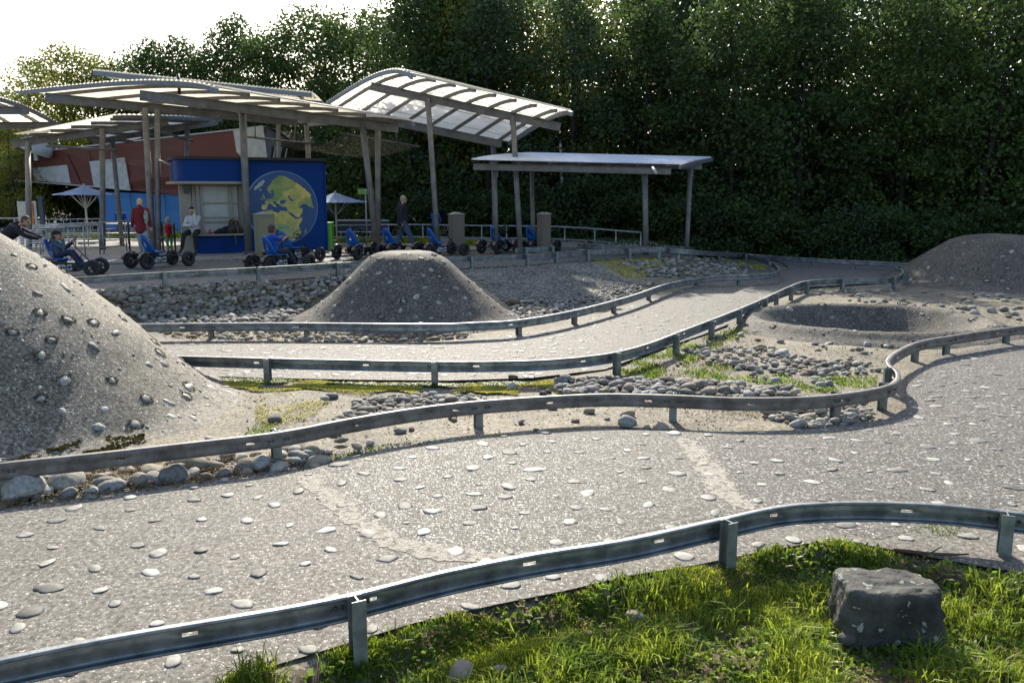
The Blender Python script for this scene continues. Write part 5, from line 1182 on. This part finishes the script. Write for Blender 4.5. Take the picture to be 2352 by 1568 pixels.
person('boy in a blue grey hoodie and dark cap sitting in a kart', o.location, o.rotation_euler.z, sit(neck=(-.16,0,.84), head=(-.12,0,.98), shL=(-.15,.12,.79), shR=(-.15,-.12,.79), elL=(.0,.15,.66), elR=(.05,-.13,.68), haR=(.02,-.04,.88), haL=(.12,.12,.78), anL=(.40,.13,.27), anR=(.40,-.15,.27), toL=(.49,.14,.31), toR=(.49,-.15,.31)), 1.0, 'c_hood', 'c_djeans', 'c_bshoe', 'h_brown', slim=.78, headr=.115, cap='c_black', hood=True, vs=.008)
# adult leaning forward to push it
ox = o.location; dv = Vector((math.cos(o.rotation_euler.z), math.sin(o.rotation_euler.z), 0)); p = ox-dv*1.17
person('adult in a black hooded jacket leaning forward to push the first kart', p, o.rotation_euler.z, dict(neck=(.22,0,1.22), head=(.38,0,1.31), shL=(.16,.17,1.14), shR=(.16,-.17,1.14), elL=(.42,.2,.98), elR=(.42,-.20,.98), haL=(.66,.12,.90), haR=(.66,-.13,.90), hipL=(-.20,.09,.86), hipR=(-.20,-.09,.86),
    knL=(-.10,.1,.47), knR=(-.35,-.1,.48), anL=(-.15,.1,.09), anR=(-.60,-.1,.13), toL=(.0,.11,.04), toR=(-.46,-.11,.05)), 1.02, 'c_black', 'c_black', 'c_dshoe', 'h_brown', face=(1,-.2,-.35), hood=True, slim=1.12, glasses=True)
p = G(994,566,ZP+.05); p.y += 1.2
person('child in a blue top leaning at the hand rail behind the slanted column', (p.x,p.y,p.z), R(70), stand(elL=(.2,.2,1.10), haL=(.38,.12,1.08), elR=(.2,-.2,1.10), haR=(.38,-.1,1.08), neck=(.08,0,1.44), head=(.13,0,1.60)), .80, 'c_blue', 'c_black', 'c_dshoe', 'h_brown', hood=False, headr=.118)
p = G(216,556,ZP+.05); p.y += 2.5
person('distant person in a blue jacket sitting in the shade left of the blue wall', (p.x,p.y,p.z), R(-60), dict(neck=(.0,0,1.08), head=(.05,0,1.24), shL=(0,.17,1.03), shR=(0,-.17,1.03), elL=(.1,.2,.80), elR=(.1,-.2,.80), haL=(.3,.1,.75), haR=(.3,-.1,.75), hipL=(-.02,.09,.52), hipR=(-.02,-.09,.52), knL=(.4,.12,.52), knR=(.4,-.12,.52), anL=(.42,.12,.09), anR=(.42,-.12,.09), toL=(.56,.12,.04), toR=(.56,-.12,.04)), 1.0, 'c_blue', 'c_black', 'c_dshoe', 'h_dark')
t = thing('bench', 'plain bench under the distant seated person', 'bench', (p.x-.0,p.y,p.z), R(-60)); mb = MB(); mb.box((-.02,0,.40),(.4,1.2,.05)); mb.build('seat', M['wood'], t)
for e in (-.5,.5): mb = MB(); mb.box((-.02,e,.19),(.35,.05,.38)); mb.build('leg', M['steel'], t)

# ---------------------------------------------------------------- trees
LP = rng.uniform(-1, 1, (40, 3))
def leaf_quads(C, Nn, L, W_, jit=1.0):
    """C centres (n,3); Nn leaf directions; returns verts and faces of slightly folded leaves"""
    n = len(C); d = rng.normal(size=(n, 3)); d[:,2] -= .35; d /= np.linalg.norm(d, axis=1)[:,None]
    u = rng.normal(size=(n, 3)); u -= (u*d).sum(1)[:,None]*d; u /= np.linalg.norm(u, axis=1)[:,None]
    l = (L*rng.uniform(.6,1.3,n))[:,None]; w = (W_*rng.uniform(.6,1.3,n))[:,None]
    V = np.stack([C-d*l*.5, C+u*w*.5, C+d*l*.5, C-u*w*.5], 1).reshape(-1, 3); return V, np.arange(n*4).reshape(n, 4)
def make_tree(name, mat, H, RX, nclump, per, leaf=.17, trunk=.16, low=.12, barkmat='bark', seed=0, sparse=False, csz=1.0, column=False, dead=0):
    rs = np.random.default_rng(seed); random.seed(seed)
    tk = MB(); pts = [Vector((0,0,-.3))]; 
    for i in range(1, 8): z = H*.93*i/7; pts.append(Vector((noise.noise(Vector((seed, z*.25, 0)))*.5*z/H*2, noise.noise(Vector((seed+9, z*.25, 0)))*.5*z/H*2, z)))
    tk.tube(pts, [trunk*(1-.9*i/7)+.01 for i in range(8)], 8)
    cl = []
    for k in range(nclump):
        z = low+(1-low)*(k+rs.random())/nclump; zz = z*H
        prof = (math.sin(PI*min(1, (z-low*.4)/(1-low*.4))**.75)**.6) if not column else .5+.5*math.sin(PI*z)
        a = k*2.399+rs.random()*.8; rr = RX*prof*math.sqrt(rs.uniform(.12, 1.0)); c = Vector((rr*math.cos(a), rr*math.sin(a), zz+rs.normal()*.25)); cl.append(c)
        if k % 2 == 0 and rr > RX*.35:
            b0 = pts[min(7, max(1, int(z*.75*7)))]; mid = b0.lerp(c, .5)+Vector((0,0,-.1*rr)); tk.tube([b0, mid, c], [trunk*.32*(1-z*.5), trunk*.2*(1-z*.5), .012], 5)
    tr = tk.build('trunk', M[barkmat])
    Cs = []
    for c in cl:
        sz = csz*rs.uniform(.55,1.15)*(RX/2.6); m = int(per*rs.uniform(.5,1.4))
        g = rs.normal(size=(m, 3)); g /= np.linalg.norm(g, axis=1)[:,None]; g *= (rs.random(m)**.45)[:,None]*sz*np.array([1.15,1.15,.62]); g[:,2] -= .12*(g[:,0]**2+g[:,1]**2)
        Cs.append(g+np.array(c))
    C = np.concatenate(Cs); V, F = leaf_quads(C, None, leaf, leaf*.72)
    cm = npmesh('crown', V, F, M[mat]); co = link('crown', cm); co.parent = tr
    return tr, co, cm
PROT = [make_tree('t', 'leaf_b', 11.5, 2.9, 52, 225, csz=1.3, seed=1, low=.04, leaf=.215), make_tree('t', 'leaf_a', 12.5, 3.1, 48, 235, csz=1.35, seed=2, low=.06, leaf=.215), make_tree('t', 'leaf_d', 12.0, 2.8, 50, 230, csz=1.3, seed=3, low=.05, leaf=.20),
        make_tree('t', 'leaf_c', 10.5, 3.0, 44, 280, csz=1.35, seed=4, low=.10, leaf=.19), make_tree('t', 'leaf_a', 12.8, 3.3, 42, 270, csz=1.3, seed=5, low=.2, leaf=.2, trunk=.2)]
birch = make_tree('t', 'leaf_c', 12.5, 1.9, 40, 60, seed=6, low=.35, leaf=.13, barkmat='birch', trunk=.10, csz=.9)
def plant_tree(k, x, y, s, label, group, name='broadleaf_tree', sz=None, z=None):
    tr, co, cm = PROT[k] if k >= 0 else birch
    z = h(x, y) if z is None else z
    t = thing(name, label, 'tree', (x, y, z-.05), random.uniform(0, 6.3), group); a = link('trunk', tr.data, t); b = link('crown', cm, t)
    t.scale = (s, s, sz or s)
    return t
random.seed(31)
# forest wall, right half: three rows.  x, y, prototype, scale
GRP = 'trees of the dark wood along the right side'
def row(x0, x1, y0, y1, step, kinds, smin, smax, lab, grp):
    x = x0
    while x < x1:
        k = random.choice(kinds); s = random.uniform(smin, smax)*(.68 if x < -23 else 1); yy = y0+(y1-y0)*(x-x0)/(x1-x0)+random.uniform(-.9,.9)
        plant_tree(k, x+random.uniform(-.5,.5), yy, s, lab, grp); x += step*random.uniform(.85,1.15)
row(-4.5, 27, 40.5, 35.0, 3.3, [0,2,0,1,2,3], .86, 1.0, 'dark leafy tree in the front row of the wood behind the track', 'front trees of the dark wood')
row(-3.5, 32, 44.5, 39.5, 3.4, [1,3,2,4,1,0], 1.0, 1.12, 'leafy tree in the second row of the wood, between the front trees', 'second row trees of the wood')
row(-1, 36, 50, 45, 4.2, [4,1,3,1], 1.12, 1.25, 'tall tree deep in the wood, showing high above the front trees', 'rear trees of the wood')
row(-1, 40, 57, 52, 4.4, [4,1,0], 1.2, 1.35, 'hardly visible tree at the very back of the wood', 'backmost trees of the wood')
# left background, individually read
LT = [(-1,0,0,0)]
for i, (px, ytop, d, k, lab) in enumerate([
    (-20,215,62,2,'hazy bluish tree top at the far left edge'),(40,190,66,0,'low far tree at the left edge of the sky'),(118,128,56,3,'yellowish tree at the left of the tree line'),(180,98,53,3,'tallest yellowish tree of the left tree line'),(250,118,54,3,'yellow green tree right of the tallest yellowish tree'),
    (318,112,55,1,'green tree above the left end of the highest canopy'),(372,70,53,0,'dark green tree above the vent pipe'),(440,62,54,0,'dark green tree left of the middle of the tree line'),(505,88,53,1,'green tree in a dip of the tree line above the kiosk'),(560,52,54,0,'dark pointed tree above the long beam'),
    (622,78,52,4,'leafy tree above the right end of the highest canopy'),(690,42,53,1,'tall green tree before the arched canopy'),(765,40,52,1,'tall tree over the left rim of the arched canopy'),(830,28,50,4,'tallest green tree left of the sky gap'),(880,50,48,1,'green tree at the left side of the sky gap'),
    (962,78,50,1,'lower tree beneath the sky gap')]):
    b = at(px, 560, d); H = at(px, ytop, d).z-ZP; Hp = (11.5,12.5,12.0,10.5,12.8)[k]
    plant_tree(k, b.x, d, 1.0, lab, 'trees of the left tree line', z=ZP).scale = (.98, .98, H/Hp*(.92 if px < 540 else 1.0))
for px, ytop, d, lab in ((935,42,52,'thin birch with bare twigs standing in the sky gap'),(985,52,50,'second thin birch right of the one in the sky gap'),(1012,24,47,'bushy pale birch where the dark wood begins')):
    b = at(px, 560, d); plant_tree(-1, b.x, d, 1.0, lab, None, 'birch_tree', z=ZP).scale = (.9, .9, (at(px, ytop, d).z-ZP)/12.6)
for px, ytop, d, k in ((1048,-60,43,3),(1095,-90,44,3),(1010,40,44,1)):
    b = at(px, 560, d); plant_tree(k, b.x, d, 1.0, ['yellow green tree at the left corner of the wood','second yellow green tree at the corner of the wood','green tree at the corner of the wood beneath the thin birches'][[1048,1095,1010].index(px)], None, z=ZP).scale = (1, 1, (at(px, ytop, d).z-ZP)/10.8)
row(-36, -3, 60, 50.0, 3.4, [0,1,2,0], .7, .84, 'lower dark tree behind the canopies and the long building', 'lower trees behind the canopies')
row(-38, 0, 61, 56, 4.4, [0,2,1], .70, .80, 'far tree closing the view behind the left tree line', 'far trees behind the left tree line')
plant_tree(3, at(20,560,47).x, 48, .62, 'low yellow green tree at the left end of the long building', None, z=ZP)
# white barked trunk visible in the wood
mb = MB(); a = G(1296,548,ZP); a.y = 38.0; a = at(1297,548,38.0); mb.tube([Vector((a.x,38,ZP-.1)), at(1298,470,38.0), at(1291,420,38.1), at(1287,330,38.3)], [.10,.085,.07,.05], 8)
t = thing('birch_tree', 'slim white barked birch trunk in the shade behind the low flat canopy', 'tree', (a.x,38,ZP)); o = mb.build('trunk', M['birch'], t, fix=True); o.location = -t.location
# shrub belt at the forest floor
sh = []
for q in range(2):
    C = []
    for k in range(34):
        c = np.array([random.uniform(-1.5,1.5), random.uniform(-.9,.9), random.uniform(.15,2.3)*random.uniform(.5,1)]); g = rng.normal(size=(110,3)); g /= np.linalg.norm(g, axis=1)[:,None]; C.append(g*(rng.random(110)**.4)[:,None]*np.array([.62,.55,.42])+c)
    V, F = leaf_quads(np.concatenate(C), None, .15, .11); sh.append(npmesh('foliage', V, F, M['leaf_b' if q else 'leaf_d']))
def shrub(x, y, s, lab, grp, q=0, z=None):
    t = thing('shrub', lab, 'shrub', (x, y, (h(x, y) if z is None else z)-.1), random.uniform(-.3,.3), grp); link('foliage', sh[q], t); t.scale = (s, s, s*random.uniform(.8,1.2))
    mb = MB(); mb.tube([(0,0,-.1),(.1,.05,.9)], [.05,.02], 5); mb.build('stem', M['bark'], t)
x = -7
while x < 24:
    shrub(x, (interp(x, [-7,4,10,24], [38.8,37.6,34.8,32.6]))+random.uniform(-.3,.3), random.uniform(.85,1.25), 'dark bush along the foot of the wood', 'bushes at the foot of the wood', random.randrange(2)); x += 1.9
x = -8
while x < 28:
    shrub(x, (interp(x, [-7,4,10,24], [44,43,41,39]))+random.uniform(-.5,.5), random.uniform(1.7,2.2), 'tall dark bush between the trunks of the wood', 'tall bushes inside the wood', random.randrange(2)); x += 2.6
x = -34
while x < -13:
    shrub(x, 52+random.uniform(-1,1), random.uniform(1.2,1.7), 'dark bush behind the parasol and the queue rails', 'bushes behind the queue rails', random.randrange(2), ZP); x += 2.6
x = -9
while x < -3:
    shrub(x, 42+random.uniform(-.5,.5), random.uniform(1.1,1.5), 'dark bush behind the kiosk and the exit sign', 'bushes behind the kiosk', random.randrange(2), ZP); x += 2.0
for p_ in PROT+[birch]:
    for o in (p_[1], p_[0]): bpy.data.objects.remove(o)

# ---------------------------------------------------------------- grass, weeds, leaves, moss
def blades(name, polys, cnt, hmin, hmax, wid, mat, label, lean=.5, clump=None, sc=1.2, cat='grass', bent=True, seed=1, zo=-.03, jit=.15):
    random.seed(seed); Vv = []; Ff = []
    for p in scatter(polys, cnt, 0, 0, clump, sc, jit):
        if polys[0][0] is BANK: p.z = bank_z(p.x, p.y)-zo-.004
        hh = random.uniform(hmin, hmax); hh *= .6+.8*max(0, .5+noise.noise(Vector((p.x*2.2, p.y*2.2, seed)))); a = random.uniform(0, 6.3); w = wid*random.uniform(.6,1.4)*.5; c, s = math.cos(a)*w, math.sin(a)*w
        la = random.uniform(0, 6.3); l = random.uniform(.1, lean)*hh; lx, ly = math.cos(la)*l, math.sin(la)*l; b = len(Vv); z = p.z+zo
        Vv += [(p.x-c, p.y-s, z), (p.x+c, p.y+s, z), (p.x+c*.8+lx*.35, p.y+s*.8+ly*.35, z+hh*.6), (p.x-c*.8+lx*.35, p.y-s*.8+ly*.35, z+hh*.6), (p.x+c*.1+lx, p.y+s*.1+ly, z+hh*(1-.25*lean)), (p.x-c*.1+lx, p.y-s*.1+ly, z+hh*(1-.25*lean))]
        Ff += [(b, b+1, b+2, b+3), (b+3, b+2, b+4, b+5)]
    if Vv: tag(link(name, npmesh(name, Vv, Ff, M[mat])), label, cat, kind='stuff')
BANK = [(p[0], p[1]+3) for p in near_edge[::-1] if p[0] >= 500]+[(2500,1700),(430,1640)]
tf = MB()
ys = []
V = []; F = []
bx = list(np.arange(-2.2, 6.8, .09)); by = list(np.arange(3.2, 7.2, .09)); idx = {}
for j, y in enumerate(by):
    for i, x in enumerate(bx):
        yn = (interp(x, NX, NY)); z = bank_z(x, y); idx[(i, j)] = len(V); V.append((x, y, z if y < yn-.04 else -.12))
for j in range(len(by)-1):
    for i in range(len(bx)-1):
        if by[j] < (interp(bx[i], NX, NY))+.05: F.append((idx[(i,j)], idx[(i+1,j)], idx[(i+1,j+1)], idx[(i,j+1)]))
tag(link('grass_bank', npmesh('grass_bank', V, F, M['grasssoil'], True)), kind='structure')
blades('grass', [(BANK,1)], 40000, .03, .085, .006, 'grass', 'short green grass on the bank at the lower right', .9, .03, 2.0, seed=3, jit=.2)
blades('long_grass', [(BANK,1)], 6500, .08, .20, .009, 'grass', 'longer grass tufts standing out of the bank', 1.1, .12, 1.6, seed=8)
blades('broad_weeds', [(BANK,1)], 7500, .03, .085, .028, 'weed', 'broad leaved weeds and clover in the bank', 1.2, .0, 1.1, 'weeds', seed=14, jit=.3)
blades('edge_weeds', [([(1440,835),(1530,800),(1640,765),(1700,742),(1730,755),(1640,800),(1560,850),(1480,868),(1400,866)],1),([(1440,860),(1640,830),(1700,850),(1850,862),(2020,860),(2010,885),(1850,900),(1700,868),(1480,876)],.7)], 2600, .02, .07, .018, 'weed', 'bright green weeds growing between the middle rail and the cobbles', 1.1, .08, 2.2, 'weeds', seed=16, jit=.4)
blades('rail_foot_weeds', [([(560,990),(600,960),(640,990),(600,1010)],.3),([(690,1060),(900,1015),(1300,980),(1560,985),(1540,996),(1200,1003),(830,1045)],.7),([(1990,1240),(2352,1150),(2352,1175),(2100,1262)],.4)], 900, .02, .06, .012, 'weed', 'sparse weeds along the edge of the near track', 1.1, .12, 1.6, 'weeds', seed=18)
MS = wob([(470,868),(620,868),(760,874),(900,876),(1060,880),(1180,878),(1330,866),(1275,884),(1300,900),(1200,906),(1080,896),(1000,906),(900,893),(830,905),(700,890),(600,896),(520,884)], 6)
blades('moss', [(MS,1),([(590,915),(640,896),(760,915),(720,950),(620,985),(585,960)],.05)], 30000, .003, .008, .024, 'moss', 'yellow green moss on the sand under the middle rail', 6.0, .12, 1.5, 'moss', seed=20, zo=-.010, jit=.42)
blades('moss_edge', [([(470,866),(620,870),(800,877),(1030,880),(1200,876),(1300,872),(1290,878),(1180,882),(1030,886),(800,884),(600,877),(480,873)],1)], 9000, .008, .03, .022, 'weed', 'green moss cushions along the near edge of the middle track', 3.0, .05, 2.5, 'moss', seed=21, zo=-.01, jit=.25)
blades('far_moss', [([(1345,592),(1500,585),(1545,596),(1470,640),(1430,632)],.5),([(1640,590),(1740,600),(1760,618),(1690,610)],.5)], 4200, .02, .05, .03, 'moss', 'dull moss on the island inside the looping rail', 1.3, .0, .6, 'moss', seed=22, jit=.45)
blades('far_lawn', [([(60,541),(560,541),(560,549),(60,550)],1),([(752,553),(1010,555),(1010,562),(752,560)],.6),([(1065,560),(1100,560),(1100,568),(1065,568)],.1)], 9000, .08, .20, .05, 'grass', 'sunlit strip of lawn beyond the paved yard', .9, seed=24, zo=.04)
blades('forest_floor_plants', [([(1180,560),(1320,560),(1700,583),(2090,607),(2352,640),(2352,590),(1800,570),(1400,545)],1)], 6000, .08, .30, .06, 'leaf_b' , 'dark low plants at the foot of the wood', 1.2, seed=26)
def leaves(name, polys, cnt, s0, label, clump=None, sc=1.3, seed=2, lift=.0):
    random.seed(seed); V = []; F = []
    for p in scatter(polys, cnt, 0, 0, clump, sc):
        if polys[0][0] is BANK: p.z = bank_z(p.x, p.y)+.004
        s = s0*random.uniform(.5,1.4); a = random.uniform(0, 6.3); e = Vector((math.cos(a), math.sin(a), random.uniform(-.35,.35)))*s; f = Vector((-math.sin(a), math.cos(a), random.uniform(-.4,.4)))*s*.7; c = p+Vector((0,0,random.uniform(.0,.02)+lift)); b = len(V); up = Vector((0,0,s*random.uniform(.1,.5)))
        pts = [c-e*.6, c-e*.25+f*.55, c+e*.05+f*.25, c+e*.2+f*.6+up, c+e*.6+up*.6, c+e*.15-f*.5+up, c-e*.05-f*.2, c-e*.3-f*.5]
        V += [tuple(v) for v in pts]; F += [(b, b+1, b+2, b+7), (b+2, b+3, b+4, b+6), (b+7, b+2, b+6, b+7), (b+6, b+4, b+5, b+6)]
    F = [f for f in F if len(set(f)) == 4]
    tag(link(name, npmesh(name, V, F, M['deadleaf'])), label, 'leaves', kind='stuff')
leaves('fallen_leaves', [(BANK,1)], 2600, .030, 'fallen brown leaves lying in the grass bank', -.05, 1.9, 4, .012)
leaves('rail_leaves', [([(0,1095),(420,1060),(740,1030),(720,1075),(400,1118),(0,1170)],1)], 2300, .028, 'drift of dead leaves under the rail by the big left mound', None, seed=6)
leaves('pit_leaves', [([(300,680),(840,620),(700,740),(330,742)],.5),([(360,762),(700,762),(1100,765),(1050,780),(800,788),(500,786),(380,778)],.9),([(1400,870),(1640,770),(1750,735),(1780,800),(1640,870)],.55),([(1440,915),(1800,920),(1760,960),(1450,930)],.3),([(300,655),(760,633),(760,648),(300,665)],.3)], 1600, .035, 'dead leaves caught among the cobbles and along the rails', None, seed=10)

# ---------------------------------------------------------------- block of rock, small rocks and stick on the bank
def rock(name, label, c, dims, seed, mat, rz_=0, sub=5, rough=.09, cat='rock', boxy=4.0):
    bm = bmesh.new(); bmesh.ops.create_cube(bm, size=2); bmesh.ops.subdivide_edges(bm, edges=bm.edges, cuts=2**sub//2, use_grid_fill=True)
    for v in bm.verts:
        p = v.co.copy(); L = (abs(p.x)**boxy+abs(p.y)**boxy+abs(p.z)**boxy)**(1/boxy); p /= L
        k = 1+rough*noise.noise(p*1.3+Vector((seed,0,0)))+rough*.5*noise.noise(p*3.1+Vector((0,seed,0)))+rough*.22*noise.noise(p*9+Vector((0,seed,0)))
        k += -.05*max(0, noise.noise(Vector((p.x*5+seed, p.y*5, p.z*1.2))))
        k += .035*noise.noise(Vector((p.x*14+seed, p.y*14, p.z*2)))
        v.co = Vector((p.x*k*dims[0]/2, p.y*k*dims[1]/2, p.z*k*dims[2]/2))
    me = bpy.data.meshes.new(name); bm.to_mesh(me); bm.free(); me.polygons.foreach_set('use_smooth', [True]*len(me.polygons)); me.materials.append(M[mat])
    o = link(name, me); o.location = c; o.rotation_euler = (0, 0, rz_); return tag(o, label, cat)
p = G(2048,1478,-.14); rock('rock_block', 'large dark block of rock with pale lichen on the grass bank', (p.x+.02, p.y+.17, p.z+.13), (.60,.38,.42), 4.2, 'boulder', R(-4), rough=.12, boxy=10)
for px, py, s, lab in ((1460,1425,.10,'pale pointed stone lying in the grass left of the rock block'),(1060,1556,.13,'half buried pale stone at the bottom edge of the picture'),(1150,1545,.07,'small grey stone beside the half buried pale stone'),(1945,1475,.09,'narrow mossy stone leaning at the foot of the rock block'),(1286,1535,.08,'small bluish stone in the grass at the bottom')):
    p = G(px, py, -.13); rock('small_rock', lab, (p.x, p.y, p.z+s*.28), (s*1.3, s, s*.8), px*.1, 'boulder' if px > 1900 else 'stone_brown', px, 3, .25, 'stone', 2.6)
a = [G(x, y, .02) for x, y in ((2052,1262),(2090,1266),(2135,1271),(2180,1273),(2225,1272))]; mb = MB(); mb.tube(a, [.012,.015,.013,.012,.006], 7); a2 = a[2]; mb.tube([a2, a2+Vector((.12,.06,.03))], [.008,.003], 5)
tag(mb.build('stick', M['wood']), 'dry brown stick lying on the track edge behind the rock block', 'stick')
